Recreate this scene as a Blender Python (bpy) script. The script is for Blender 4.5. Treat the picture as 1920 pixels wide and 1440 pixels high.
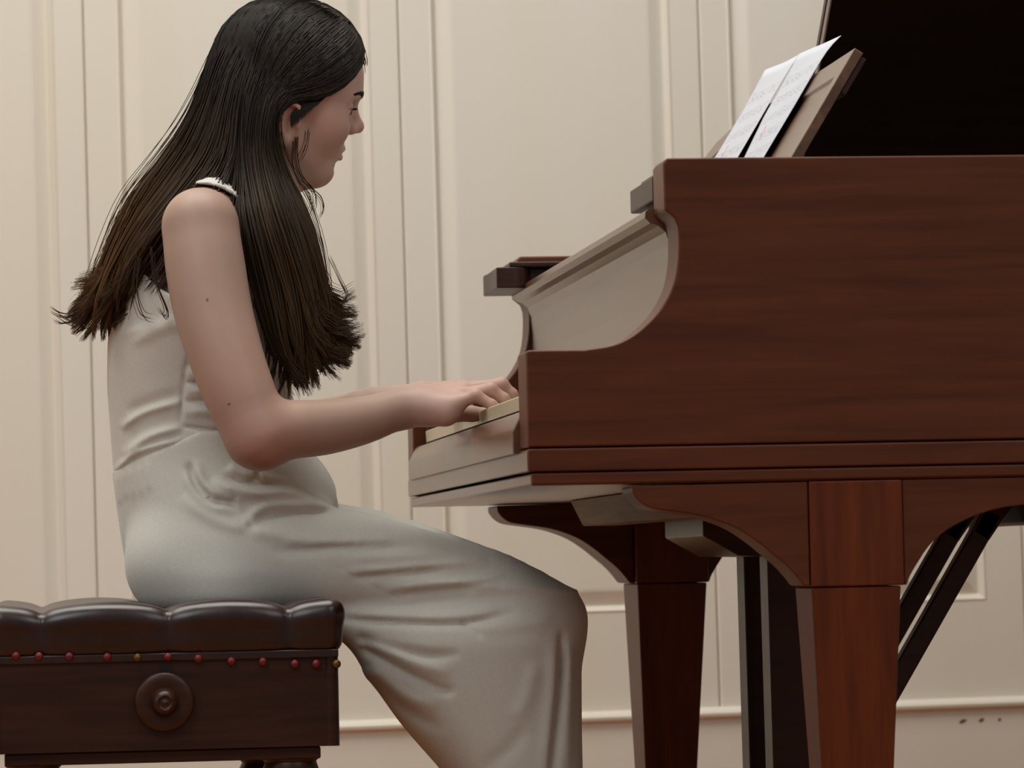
import bpy, bmesh, math, random
import numpy as np
from mathutils import Vector, Matrix, noise
random.seed(7); rng = np.random.default_rng(7)
for o in list(bpy.data.objects): bpy.data.objects.remove(o, do_unlink=True)
scene = bpy.context.scene
COL = scene.collection
R = math.radians

# ------------------------------------------------------------------ camera
FPX = 7500.0                       # focal length in pixels of the 1920 wide frame
CAM = Vector((-0.5174, -4.30, 0.516))
_yw = Vector(((93 - 960) / FPX, -(1072 - 720) / FPX, -1)).normalized()     # world +Y seen in camera axes
_zw = Vector((-0.016, 1, 0)); _zw = (_zw - _yw * _zw.dot(_yw)).normalized()
_xw = _yw.cross(_zw)
ROT = Matrix((_xw, _yw, _zw))      # camera axes -> world axes
cd = bpy.data.cameras.new('camera'); cam = bpy.data.objects.new('camera', cd); COL.objects.link(cam)
cd.sensor_width = 36; cd.lens = 36 * FPX / 1920
cam.matrix_world = Matrix.Translation(CAM) @ ROT.to_4x4()
cd.clip_start = 0.05; cd.clip_end = 100
cd.dof.use_dof = True; cd.dof.focus_distance = 4.9; cd.dof.aperture_fstop = 11
scene.camera = cam
def ray(x, y):
    return ROT @ Vector(((x - 960) / FPX, -(y - 720) / FPX, -1))
def P(x, y, Y):
    """point of the room at depth Y that stands at this spot of the picture"""
    d = ray(x, y); return CAM + d * ((Y - CAM.y) / d.y)

# ------------------------------------------------------------------ light
vs = scene.view_settings
vs.view_transform = 'Standard'; vs.look = 'None'; vs.gamma = 1; vs.exposure = 0.0
vs.use_curve_mapping = False
world = bpy.data.worlds.new('world'); scene.world = world; world.use_nodes = True
wb = world.node_tree.nodes['Background']
wb.inputs[0].default_value = (1.0, 0.97, 0.94, 1); wb.inputs[1].default_value = 0.20
def area(name, loc, target, size, power, col, sy=None):
    l = bpy.data.lights.new(name, 'AREA'); l.energy = power; l.color = col
    l.shape = 'RECTANGLE'; l.size = size; l.size_y = sy or size
    o = bpy.data.objects.new(name, l); COL.objects.link(o); o.location = loc
    o.rotation_euler = (Vector(target) - Vector(loc)).to_track_quat('-Z', 'Y').to_euler()
    return o
area('stage_lamp', (-0.8, 0.7, 4.15), (-0.8, 0.9, 0.0), 3.4, 150, (0.985, 1.0, 0.955), 2.2)
area('hall_side_light', (-2.2, -3.4, 3.9), (0.0, 1.2, 1.0), 2.2, 62, (0.94, 0.985, 1.0))
area('hall_side_light', (2.4, -3.4, 3.9), (0.0, 1.2, 1.0), 2.2, 42, (0.94, 0.985, 1.0))  # added fill from the right to brighten her face, no known lamp
area('window_light', (-4.6, -0.9, 2.4), (0.0, 1.4, 1.0), 2.2, 15, (0.92, 0.96, 1.0))

# ------------------------------------------------------------------ materials
def lin(r, g, b):
    f = lambda c: (c / 255 / 12.92) if c / 255 <= 0.04045 else ((c / 255 + 0.055) / 1.055) ** 2.4
    return (f(r), f(g), f(b), 1)
def mat(name, col, rough=0.5, spec=0.5, coat=0, sheen=0, sss=0, metallic=0):
    m = bpy.data.materials.new(name); m.use_nodes = True
    b = m.node_tree.nodes['Principled BSDF']
    b.inputs['Base Color'].default_value = col; b.inputs['Roughness'].default_value = rough
    b.inputs['Specular IOR Level'].default_value = spec; b.inputs['Metallic'].default_value = metallic
    b.inputs['Coat Weight'].default_value = coat; b.inputs['Coat Roughness'].default_value = 0.12
    b.inputs['Sheen Weight'].default_value = sheen
    if sss:
        b.inputs['Subsurface Weight'].default_value = sss
        b.inputs['Subsurface Radius'].default_value = (0.012, 0.005, 0.003); b.inputs['Subsurface Scale'].default_value = 1
    return m
def nd(m, t, **kw):
    n = m.node_tree.nodes.new(t)
    for k, v in kw.items():
        if k.startswith('i_'):
            n.inputs[int(k[2:]) if k[2:].isdigit() else k[2:].replace('_', ' ')].default_value = v
        else: setattr(n, k, v)
    return n
def ln(m, a, ao, b, bi): m.node_tree.links.new(a.outputs[ao], b.inputs[bi])
def ramp(m, stops):
    r = nd(m, 'ShaderNodeValToRGB'); e = r.color_ramp.elements
    while len(e) > len(stops): e.remove(e[-1])
    while len(e) < len(stops): e.new(0.5)
    for i, (p, c) in enumerate(stops): e[i].position = p; e[i].color = c
    return r
def grain(m, c1, c2, scale, detail=6, bump=0.0, rough=None, bscale=None):
    """two tone noise stretched by 'scale' in object space"""
    b = m.node_tree.nodes['Principled BSDF']
    tc = nd(m, 'ShaderNodeTexCoord'); mp = nd(m, 'ShaderNodeMapping'); mp.inputs['Scale'].default_value = scale
    ln(m, tc, 'Object', mp, 0)
    n = nd(m, 'ShaderNodeTexNoise'); n.inputs['Scale'].default_value = 1; n.inputs['Detail'].default_value = detail
    n.inputs['Roughness'].default_value = 0.62; n.inputs['Distortion'].default_value = 0.4
    ln(m, mp, 0, n, 0)
    r = ramp(m, [(0.32, c1), (0.7, c2)]); ln(m, n, 0, r, 0); ln(m, r, 0, b, 'Base Color')
    if rough:
        mr = nd(m, 'ShaderNodeMapRange'); mr.inputs[3].default_value = rough[0]; mr.inputs[4].default_value = rough[1]
        ln(m, n, 0, mr, 0); ln(m, mr, 0, b, 'Roughness')
    if bump:
        bp = nd(m, 'ShaderNodeBump'); bp.inputs['Strength'].default_value = bump; bp.inputs['Distance'].default_value = 0.001
        ln(m, n, 0, bp, 'Height'); ln(m, bp, 0, b, 'Normal')
    return m
M = {}
M['wood'] = grain(mat('mahogany_grain_along', lin(62, 30, 20), 0.36, 0.32), lin(74, 34, 14), lin(98, 49, 23), (3, 24, 46), rough=(0.34, 0.46))
M['wood_v'] = grain(mat('mahogany_grain_upright', lin(62, 30, 20), 0.36, 0.32), lin(78, 30, 6), lin(108, 48, 16), (55, 55, 4), rough=(0.34, 0.46))
M['wood_cross'] = grain(mat('mahogany_grain_across', lin(62, 30, 20), 0.36, 0.5), lin(72, 42, 23), lin(112, 72, 42), (60, 3, 60), rough=(0.30, 0.42))
M['wood_dark'] = grain(mat('dark_walnut_varnish', lin(45, 22, 14), 0.33, 0.35), lin(38, 17, 9), lin(62, 31, 18), (5, 40, 60), rough=(0.3, 0.42))
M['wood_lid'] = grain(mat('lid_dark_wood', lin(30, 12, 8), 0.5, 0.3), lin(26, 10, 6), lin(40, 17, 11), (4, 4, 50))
for k_ in ('wood_cross',):
    b_ = M[k_].node_tree.nodes['Principled BSDF']; b_.inputs['Coat Weight'].default_value = 0.7; b_.inputs['Coat Roughness'].default_value = 0.28
M['raw_wood'] = grain(mat('unfinished_wood', lin(120, 98, 72), 0.6, 0.4), lin(96, 76, 54), lin(140, 116, 88), (60, 4, 60))
M['ivory'] = grain(mat('ivory', lin(214, 200, 168), 0.32, 0.5), lin(205, 190, 155), lin(224, 212, 184), (20, 20, 20))
M['ebony'] = mat('ebony', lin(14, 12, 12), 0.3)
M['brass'] = mat('aged_brass', lin(110, 84, 44), 0.4, metallic=0.8)
M['felt'] = mat('red_felt', lin(90, 18, 20), 0.9, 0.1)
def paint_wall():
    m = mat('cream_wall_paint', lin(222, 208, 184), 0.55, 0.35)
    b = m.node_tree.nodes['Principled BSDF']
    tc = nd(m, 'ShaderNodeTexCoord')
    n1 = nd(m, 'ShaderNodeTexNoise'); n1.inputs['Scale'].default_value = 1.6; n1.inputs['Detail'].default_value = 4
    mp = nd(m, 'ShaderNodeMapping'); mp.inputs['Scale'].default_value = (9, 1, 0.5)
    n2 = nd(m, 'ShaderNodeTexNoise'); n2.inputs['Scale'].default_value = 1; n2.inputs['Detail'].default_value = 5
    ln(m, tc, 'Object', n1, 0); ln(m, tc, 'Object', mp, 0); ln(m, mp, 0, n2, 0)
    ad = nd(m, 'ShaderNodeMath', operation='ADD'); ln(m, n1, 0, ad, 0); ln(m, n2, 0, ad, 1)
    hf = nd(m, 'ShaderNodeMath', operation='MULTIPLY'); ln(m, ad, 0, hf, 0); hf.inputs[1].default_value = 0.5
    r = ramp(m, [(0.3, lin(216, 206, 188)), (0.55, lin(219, 211, 198)), (0.75, lin(221, 214, 204))])
    ln(m, hf, 0, r, 0); ln(m, r, 0, b, 'Base Color')
    n3 = nd(m, 'ShaderNodeTexNoise'); n3.inputs['Scale'].default_value = 60; ln(m, tc, 'Object', n3, 0)
    bp = nd(m, 'ShaderNodeBump'); bp.inputs['Strength'].default_value = 0.08; bp.inputs['Distance'].default_value = 0.002
    ln(m, n3, 0, bp, 'Height'); ln(m, bp, 0, b, 'Normal')
    return m
M['wall'] = paint_wall()
M['ceiling'] = mat('ceiling_paint', lin(228, 222, 210), 0.8, 0.2)
M['floor'] = grain(mat('stage_floor_wood', lin(120, 82, 52), 0.4), lin(122, 72, 30), lin(168, 104, 46), (2, 30, 2), rough=(0.3, 0.5))
M['leather'] = grain(mat('oxblood_leather', lin(70, 30, 22), 0.36, 0.6), lin(30, 11, 8), lin(46, 18, 12), (30, 30, 30), bump=0.05, rough=(0.24, 0.38))
M['nail_red'] = mat('red_nail_head', lin(104, 18, 22), 0.35, 0.5)
M['scuff'] = mat('dark_scuff', lin(92, 78, 56), 0.8)

# ------------------------------------------------------------------ builders
def mesh_obj(name, verts, faces, material, parent=None, smooth=False, bevel=0, loc=None, segs=2):
    me = bpy.data.meshes.new(name); me.from_pydata([tuple(v) for v in verts], [], faces); me.update()
    return link(name, me, material, parent, smooth, bevel, segs=segs)
def link(name, me, material, parent=None, smooth=False, bevel=0, segs=2):
    if material is not None and not me.materials: me.materials.append(material)
    if smooth: me.shade_smooth()
    o = bpy.data.objects.new(name, me); COL.objects.link(o)
    if parent is not None:
        o.parent = parent                     # all shapes are modelled in room coordinates
        if parent.type == 'EMPTY': o.matrix_parent_inverse = Matrix.Translation(-parent.location)
    if bevel:
        md = o.modifiers.new('bevel', 'BEVEL'); md.width = bevel; md.segments = segs; md.limit_method = 'ANGLE'; md.angle_limit = R(40)
        md.harden_normals = True; me.shade_smooth()
    return o
def fix(verts, faces):
    bm = bmesh.new(); vs_ = [bm.verts.new(v) for v in verts]
    for f in faces:
        try: bm.faces.new([vs_[i] for i in f])
        except ValueError: pass
    bmesh.ops.recalc_face_normals(bm, faces=bm.faces)
    me = bpy.data.meshes.new('m'); bm.to_mesh(me); bm.free(); return me
def box(name, x0, x1, y0, y1, z0, z1, material, parent=None, bevel=0.002, segs=2):
    v = [(x, y, z) for x in (x0, x1) for y in (y0, y1) for z in (z0, z1)]
    f = [(0, 1, 3, 2), (4, 6, 7, 5), (0, 4, 5, 1), (2, 3, 7, 6), (0, 2, 6, 4), (1, 5, 7, 3)]
    me = fix(v, f); me.name = name
    return link(name, me, material, parent, bevel=bevel, segs=segs)
def prism(name, xz, y0, y1, material, parent=None, bevel=0.002, segs=2):
    """outline in X,Z pushed through from depth y0 to y1"""
    n = len(xz)
    v = [(x, y0, z) for x, z in xz] + [(x, y1, z) for x, z in xz]
    f = [tuple(range(n)), tuple(range(n, 2 * n))] + [(i, (i + 1) % n, n + (i + 1) % n, n + i) for i in range(n)]
    me = fix(v, f); me.name = name
    return link(name, me, material, parent, bevel=bevel, segs=segs)
def hexa(name, pts, material, parent=None, bevel=0.002):
    """eight corners: low ring of four then high ring of four"""
    f = [(0, 1, 2, 3), (4, 5, 6, 7)] + [(i, (i + 1) % 4, 4 + (i + 1) % 4, 4 + i) for i in range(4)]
    me = fix(pts, f); me.name = name
    return link(name, me, material, parent, bevel=bevel)
def lathe(name, prof, origin, axis, material, parent=None, n=32):
    """profile of (radius, height) turned about an axis ('Z' or '-Y')"""
    v, f = [], []
    for r, h in prof:
        for k in range(n):
            a = 2 * math.pi * k / n; c, s = r * math.cos(a), r * math.sin(a)
            q = (c, s, h) if axis == 'Z' else (c, -h, s)
            v.append(Vector(origin) + Vector(q))
    for i in range(len(prof) - 1):
        for k in range(n): f.append((i * n + k, i * n + (k + 1) % n, (i + 1) * n + (k + 1) % n, (i + 1) * n + k))
    f.append(tuple(range(n))); f.append(tuple(range((len(prof) - 1) * n, len(prof) * n)))
    me = fix(v, f); me.name = name
    o = link(name, me, material, parent, smooth=True)
    md = o.modifiers.new('edges', 'EDGE_SPLIT'); md.split_angle = R(50)
    return o
def thing(name, label, cat, loc=(0, 0, 0), group=None):
    o = bpy.data.objects.new(name, None); COL.objects.link(o); o.location = loc; o.empty_display_size = 0.1
    o['label'] = label; o['category'] = cat
    if group: o['group'] = group
    return o
def tag(o, label=None, cat=None, group=None, kind=None):
    if label: o['label'] = label
    if cat: o['category'] = cat
    if group: o['group'] = group
    if kind: o['kind'] = kind
    return o
def curve_pts(pts, n=8):
    """Catmull-Rom through the points"""
    pts = [np.array(p, float) for p in pts]; q = [2 * pts[0] - pts[1]] + pts + [2 * pts[-1] - pts[-2]]; out = []
    for i in range(1, len(q) - 2):
        a, b, c, d = q[i - 1:i + 3]
        for k in range(n):
            t = k / n
            out.append(0.5 * (2 * b + (c - a) * t + (2 * a - 5 * b + 4 * c - d) * t * t + (3 * b - a - 3 * c + d) * t ** 3))
    out.append(pts[-1]); return out

# ------------------------------------------------------------------ room
YW, WSL, WROLL = 2.6, 0.063, 0.0085
_u = Vector((1, WSL, 0)).normalized(); _n = _u.cross(Vector((0, 0, 1)))        # wall runs along _u, _n looks to the room
WU = (_u + Vector((0, 0, WROLL))).normalized(); WV = WU.cross(_n).normalized() * -1
if WV.z < 0: WV = -WV
W0 = Vector((0.0, YW, 0.0))
def PW(x, y):
    d = ray(x, y); t = (W0 - CAM).dot(_n) / d.dot(_n); p = CAM + d * t - W0
    return p.dot(WU), p.dot(WV)
def wpt(u, v, h): return W0 + WU * u + WV * v + _n * h
u0, u1, v0, v1 = -5.0, 6.5, -0.12, 4.3
wall = mesh_obj('wall_back', [wpt(u0, v0, -0.012), wpt(u1, v0, -0.012), wpt(u1, v1, -0.012), wpt(u0, v1, -0.012),
                              wpt(u0, v0, -0.12), wpt(u1, v0, -0.12), wpt(u1, v1, -0.12), wpt(u0, v1, -0.12)],
                [(0, 1, 2, 3), (5, 4, 7, 6), (0, 4, 5, 1), (1, 5, 6, 2), (2, 6, 7, 3), (3, 7, 4, 0)], M['wall'])
tag(wall, 'cream painted panelled wall behind the piano', kind='structure')
joints = [PW(x, 500)[0] for x in (168, 760, 1325, 1900)]
lefts = [PW(x, 500)[0] for x in (228, 817, 1376)]          # left panel edges of leaves 1..3
rights = [PW(x, 500)[0] for x in (118, 706, 1270)]
rights.append(PW(1850, 1100)[0])
vb = PW(1121, 1150)[1]; vbase = PW(1138, 1343)[1]
lw = joints[1] - joints[0]
J = [joints[0] - k * lw for k in range(5, 0, -1)] + joints + [joints[3] + k * lw for k in range(1, 5)]
st_l = lefts[1] - joints[1]; st_r = joints[1] - rights[1]
for a, b in zip(J[:-1], J[1:]):
    la, rb = a + st_l, b - st_r
    if abs(a - joints[0]) < 1e-6: la, rb = lefts[0], rights[1]
    if abs(a - joints[1]) < 1e-6: la, rb = lefts[1], rights[2]
    if abs(a - joints[2]) < 1e-6: la, rb = lefts[2], rights[3]
    a += 0.0007; b -= 0.0007
    rings = [(a, b, vbase - 0.02, 3.4, -0.013), (a, b, vbase - 0.02, 3.4, -0.003), (a + .003, b - .003, vbase - 0.02, 3.397, 0.0)]
    for ins, h in ((0, 0.0), (0.004, 0.0015), (0.013, -0.009), (0.016, -0.0085), (0.038, -0.0005), (0.043, 0.0)):
        rings.append((la + ins, rb - ins, vb + ins, 3.28 - ins, h))
    v, f = [], []
    for (p, q, r, s, h) in rings: v += [wpt(p, r, h), wpt(q, r, h), wpt(q, s, h), wpt(p, s, h)]
    for i in range(len(rings) - 1):
        for k in range(4): f.append((4 * i + k, 4 * i + (k + 1) % 4, 4 * i + 4 + (k + 1) % 4, 4 * i + 4 + k))
    n_ = 4 * (len(rings) - 1); f.append((n_, n_ + 1, n_ + 2, n_ + 3))
    mesh_obj('panel', v, f, M['wall'], wall)
# baseboard with a rounded cap
prof = [(-0.012, v0), (0.010, v0), (0.010, vbase - 0.012), (0.012, vbase - 0.010), (0.020, vbase - 0.006), (0.021, vbase - 0.001), (0.017, vbase + 0.004), (0.004, vbase + 0.009), (-0.012, vbase + 0.010)]
v = [wpt(u0, b_, h) for h, b_ in prof] + [wpt(u1, b_, h) for h, b_ in prof]
n_ = len(prof)
me = fix(v, [(i, (i + 1) % n_, n_ + (i + 1) % n_, n_ + i) for i in range(n_)] + [tuple(range(n_)), tuple(range(n_, 2 * n_))])
bb = link('baseboard_back', me, M['wall']); tag(bb, 'cream baseboard with a rounded cap along the wall', kind='structure')
for x, y, rx, ry in ((1802, 1352, .0075, .0035), (1837, 1350, .0055, .0035), (1871, 1349, .003, .003)):
    u, v_ = PW(x, y); pts = []
    for k in range(12):
        a = 2 * math.pi * k / 12; pts.append(wpt(u + rx * math.cos(a) * (0.8 + .3 * random.random()), v_ + (ry * math.sin(a) + .3 * rx * math.cos(a)) * (0.8 + .3 * random.random()), 0.0104))
    mesh_obj('scuff_mark', pts, [tuple(range(12))], M['scuff'], bb)
fl = box('floor', -5, 6.5, -6.0, 3.4, -0.1, 0, M['floor'], bevel=0); tag(fl, 'wooden stage floor under the piano', kind='structure')
ce = box('ceiling', -5.2, 6.5, -1.5, 3.4, 4.3, 4.4, M['ceiling'], bevel=0); tag(ce, 'white ceiling above the stage', kind='structure')
wl = box('wall_left', -5.2, -5.0, 0.9, 3.4, 0, 4.3, M['wall'], bevel=0); tag(wl, 'cream side wall left of the stage', kind='structure')
wr = box('wall_right', 6.3, 6.5, -1.5, 3.4, 0, 4.3, M['wall'], bevel=0); tag(wr, 'cream side wall right of the stage', kind='structure')
# ------------------------------------------------------------------ grand piano
XC = CAM.x                                        # X measured from the lens axis
W = 1.45; TH = 0.077
piano = thing('grand_piano', 'mahogany grand piano with raised lid and open keyboard', 'piano', (0.3, 0.72, 0))
def near(pts): return [(P(x, y, 0).x, P(x, y, 0).z) for x, y in pts]
Zl1 = P(1020, 840.4, 0).z; Zl2 = P(1020, 886.2, 0).z; Zl3 = P(1020, 909, 0).z; ZT = P(1270, 296, 0).z
Zn = lambda y, x=1100: P(x, y, 0).z
arm = [(P(987, 700, 0).x, Zl1 + .001)] + near([(986, 662), (990, 656.5), (1060, 656), (1096, 655.5), (1145.6, 647.5), (1180, 633), (1211, 609), (1239, 578), (1261, 537.5), (1270.6, 494), (1272.5, 450), (1271, 425), (1265, 409), (1254, 400), (1246, 394)])
arm_c = arm[:4] + [tuple(p) for p in curve_pts(arm[4:13], 5)] + arm[13:]
XR = 0.80
side = arm_c + [(P(1244, 340, 0).x, ZT - .006), (P(1244, 340, 0).x + .004, ZT), (XR, ZT), (XR, Zl1 + .001)]
sp = prism('case_side', side, 0.0, TH, M['wood'], piano, bevel=0.0025, segs=3)
sp2 = prism('case_side', side, W - TH, W, M['wood'], piano, bevel=0.0025, segs=3)
# curved rim behind: treble side bends in to the tail, bass side runs straight
path = [(XR, 0.0), (0.95, 0.015), (1.08, 0.07), (1.2, 0.17), (1.32, 0.33), (1.42, 0.50), (1.52, 0.66), (1.62, 0.78), (1.72, 0.90), (1.78, 1.05), (1.78, 1.22), (1.72, 1.37), (1.62, 1.44), (1.5, W), (1.2, W), (XR, W)]
path = curve_pts(path, 4)
def rim(name, z0, z1, t0, t1, material):
    v, f = [], []; n = len(path)
    for i, p in enumerate(path):
        d = path[min(i + 1, n - 1)] - path[max(i - 1, 0)]; d /= np.linalg.norm(d); nn = np.array([-d[1], d[0]])
        for off, z in ((t0, z0), (t1, z0), (t1, z1), (t0, z1)):
            q = p + nn * off; v.append((q[0], q[1], z))
    for i in range(n - 1):
        for k in range(4): f.append((4 * i + k, 4 * i + (k + 1) % 4, 4 * i + 4 + (k + 1) % 4, 4 * i + 4 + k))
    f += [(0, 1, 2, 3), tuple(range(4 * n - 4, 4 * n))]
    me = fix(v, f); return link(name, me, material, piano, bevel=0.0025)
rim('curved_rim', Zl1 + .001, ZT, 0, TH, M['wood'])
# two moulded bands round the foot of the case
Xb = P(988.5, 860, 0).x; Xl = P(995.5, 900, 0).x
for (z0, z1, x0, out) in ((Zl2 + .001, Zl1 - .0005, Xb, 0.0015), (Zl3, Zl2 - .0005, Xl, 0.0005)):
    box('case_band', x0 + 0.001, XR + .3, -out, TH, z0, z1, M['wood'], piano, bevel=0.0022, segs=3)
    box('case_band', x0 + 0.001, XR + .3, W - TH, W + out, z0, z1, M['wood'], piano, bevel=0.0022, segs=3)
# key bed in two boards and the key slip in front of the keys
box('key_bed', Xb, 0.62, 0.0, W, Zl2 + .0015, Zl1 - .002, M['wood_cross'], piano, bevel=0.0016)
box('key_bed', Xl, 0.62, 0.001, W - .001, Zl3 - .001, Zl2 - .0005, M['wood_cross'], piano, bevel=0.003)
slip = []
zs0 = P(760, 901, W - TH).z; zs1 = P(761, 864, W - TH).z; zs2 = P(778, 838, W - TH).z
xs = P(760.5, 880, W - TH - .0).x + .004
slip = [(xs + .0, zs0), (xs - .0005, zs1 - .004), (xs + .002, zs1 + .001), (xs + .010, zs2 - .003), (xs + .013, zs2), (xs + .022, zs2), (xs + .022, zs0)]
prism('key_slip', slip, TH + .002, W - TH - .002, M['wood_cross'], piano, bevel=0.0015)
# cheek blocks at the ends of the keys
ZK = P(800, 808, 1.33).z; XK = P(800, 808, 1.33).x
for y0, y1 in ((TH + .001, 0.112), (W - 0.112, W - TH - .001)):
    box('cheek_block', XK + .002, 0.17, y0, y1, Zl1, ZK + 0.012, M['wood_dark'], piano, bevel=0.003)
# keys
KY0, KY1 = 0.1135, W - 0.1135
kw = (KY1 - KY0) / 52
v = [(0, 0.0006, -.016), (0, kw - .0006, -.016), (.15, kw - .0006, -.016), (.15, .0006, -.016), (-.001, 0.0006, -.001), (-.001, kw - .0006, -.001), (.15, kw - .0006, 0), (.15, .0006, 0), (.0, .001, 0), (0, kw - .001, 0)]
kme = fix(v, [(0, 1, 2, 3), (0, 4, 5, 1), (1, 5, 9, 6, 2), (4, 8, 9, 5), (8, 7, 6, 9), (3, 2, 6, 7), (0, 3, 7, 8, 4)]); kme.name = 'white_key'; kme.materials.append(M['ivory'])
b_ = .0068
bme = fix([(0, 0, 0), (0, 2 * b_, 0), (.095, 2 * b_, 0), (.095, 0, 0), (.006, .0014, .012), (.006, 2 * b_ - .0014, .012), (.095, 2 * b_ - .0014, .013), (.095, .0014, .013)],
          [(0, 1, 2, 3), (4, 5, 6, 7), (0, 1, 5, 4), (1, 2, 6, 5), (2, 3, 7, 6), (3, 0, 4, 7)]); bme.name = 'black_key'; bme.materials.append(M['ebony'])
pl = piano.location
keyobjs = []
for i in range(52):
    o = bpy.data.objects.new('white_key', kme); COL.objects.link(o); o.parent = piano
    o.location = Vector((XK, KY1 - (i + 1) * kw, ZK)) - pl; keyobjs.append(o)
    if i < 51 and i % 7 in (0, 2, 3, 5, 6):
        o = bpy.data.objects.new('black_key', bme); COL.objects.link(o); o.parent = piano
        o.location = Vector((XK + .05, KY1 - (i + 1) * kw - b_, ZK)) - pl
# fall board standing open, with its rolled lip
XF = P(1211, 398, TH).x; ZF = P(1211, 398, TH).z
prof = [(XF + .004, ZF + .004), (XF + .0, ZF + .001), (XF - .001, ZF - .006), (XF + .005, ZF - .012), (XF + .014, ZF - .015), (XF + .022, ZF - .022), (XF + .026, ZF - .035),
        (XF + .0275, ZF - .06), (XF + .027, ZF - .09), (XF + .024, ZF - .12), (XF + .018, ZF - .15), (XF + .010, ZF - .172), (XF + .002, ZF - .184), (XF + .010, ZF - .19), (XF + .05, ZF - .19), (XF + .05, ZF + .004)]
prism('fall_board', prof, TH + .0025, W - TH - .0025, M['wood_cross'], piano, bevel=0.0)
# side shelves by the music desk
xn = P(1224, 350, TH).x; z0, z1 = P(1225, 375, TH).z, P(1224, 330, TH).z
ye = 0.2515
prism('side_shelf', [(xn, z0), (xn, z1), (0.40, z1), (0.40, z0)], TH + .003, ye, M['wood_dark'], piano, bevel=0.002)
prism('shelf_rail', [(xn + .010, z1 + .0003), (xn + .010, z1 + .008), (0.40, z1 + .008), (0.40, z1 + .0003)], TH + .003, ye - .02, M['wood_dark'], piano, bevel=0.002)
xf = P(931, 520, 1.2).x; zf0, zf1 = P(931, 540, 1.2).z, P(931, 501, 1.2).z
ol = [(xf, 1.372), (xf - .001, 1.345), (xf + .001, 1.33), (xf, 1.2), (xf + .022, 1.2)] + [(xf + .022 + .028 * math.sin(R(a)), 1.2 - .0 + .028 * (1 - math.cos(R(a)))) for a in (15, 35, 55, 75, 90)] + [(0.40, 1.23), (0.40, 1.372)]
v = [(x, y, zf0) for x, y in ol] + [(x, y, zf1) for x, y in ol]; n_ = len(ol)
me = fix(v, [tuple(range(n_)), tuple(range(n_, 2 * n_))] + [(i, (i + 1) % n_, n_ + (i + 1) % n_, n_ + i) for i in range(n_)])
link('side_shelf', me, M['wood_dark'], piano, bevel=0.0018)
xr_ = P(956, 493, 1.2).x; zr_ = P(956, 490.5, 1.2).z
box('shelf_rail', xr_, 0.40, 1.205, 1.371, zf1 + .0003, zr_, M['wood_dark'], piano, bevel=0.002)
# inner deck, plate and tuning pins zone (below the rim)
box('pin_block', 0.20, 0.62, TH + .001, W - TH - .001, ZF - .19, ZF - .03, M['wood_dark'], piano)
deck = curve_pts([(0.62, TH + .002), (0.8, TH + .002), (1.08, .15), (1.2, .25), (1.32, .41), (1.42, .58), (1.52, .74), (1.62, .86), (1.69, 1.0), (1.70, 1.2), (1.64, 1.34), (1.5, W - TH - .002), (0.62, W - TH - .002)], 3)
n_ = len(deck)
for nm, z0, z1, mm in (('soundboard', Zl1 + .03, Zl1 + .042, M['raw_wood']), ('iron_plate', ZF - .10, ZF - .085, M['brass'])):
    me = fix([(p[0], p[1], z0) for p in deck] + [(p[0], p[1], z1) for p in deck], [tuple(range(n_)), tuple(range(n_, 2 * n_))] + [(i, (i + 1) % n_, n_ + (i + 1) % n_, n_ + i) for i in range(n_)])
    link(nm, me, mm, piano)
box('tuning_pin_strip', 0.50, 0.58, 0.1, W - .1, ZF - .0845, ZF - .075, M['brass'], piano)
# music desk
YD0, YD1 = 0.22, 1.22
A = P(1603, 89.5, YD0); B = P(1484, 293, YD0)
dx, dz = B.x - A.x, B.z - A.z; L = math.hypot(dx, dz)
t_ = Vector((dx / L, 0, dz / L)); n_v = Vector((-t_.z, 0, t_.x))                 # down the board, and out of its back
if n_v.x < 0: n_v = -n_v
LB = L * 1.42
def dpt(y, s, h): p = A + t_ * s + n_v * h; return (p.x, y, p.z)
def desk_ring(y0, y1, s0, s1, h, cut):
    # outline of the desk face, far top corner cut off
    return [dpt(y0, s1, h), dpt(y0, s0, h), dpt(y1 - cut, s0, h), dpt(y1 - cut * .45, s0 + cut * .08, h), dpt(y1, s0 + cut * .30, h), dpt(y1, s1, h)]
rr = [desk_ring(YD0, YD1, 0, LB, .012, .15), desk_ring(YD0, YD1, 0, LB, .0, .15), desk_ring(YD0 + .034, YD1 - .030, .034, LB - .03, 0.0, .143), desk_ring(YD0 + .037, YD1 - .033, .037, LB - .033, .004, .141)]
v = sum(rr, []); f = []
for i in range(3):
    for k in range(6): f.append((6 * i + k, 6 * i + (k + 1) % 6, 6 * i + 6 + (k + 1) % 6, 6 * i + 6 + k))
f += [tuple(range(6)), tuple(range(18, 24))]
me = fix(v, f); desk = link('music_desk', me, M['wood_cross'], piano, bevel=0.0012)
s1 = (A - P(1564, 165, YD0)).length
hexa('desk_end_batten', [dpt(YD0 + .002, .004, .0125), dpt(YD0 + .05, .004, .0125), dpt(YD0 + .05, s1, .0125), dpt(YD0 + .002, s1, .0125),
                         dpt(YD0 + .002, .004, .019), dpt(YD0 + .05, .004, .019), dpt(YD0 + .05, s1, .019), dpt(YD0 + .002, s1, .019)], M['wood_dark'], desk, bevel=0.001)
zb = A.z + t_.z * LB
box('music_ledge', 0.235, 0.36, YD0 - .03, YD1 + .03, zb - .018, zb - .002, M['wood_dark'], piano, bevel=0.002)
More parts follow.
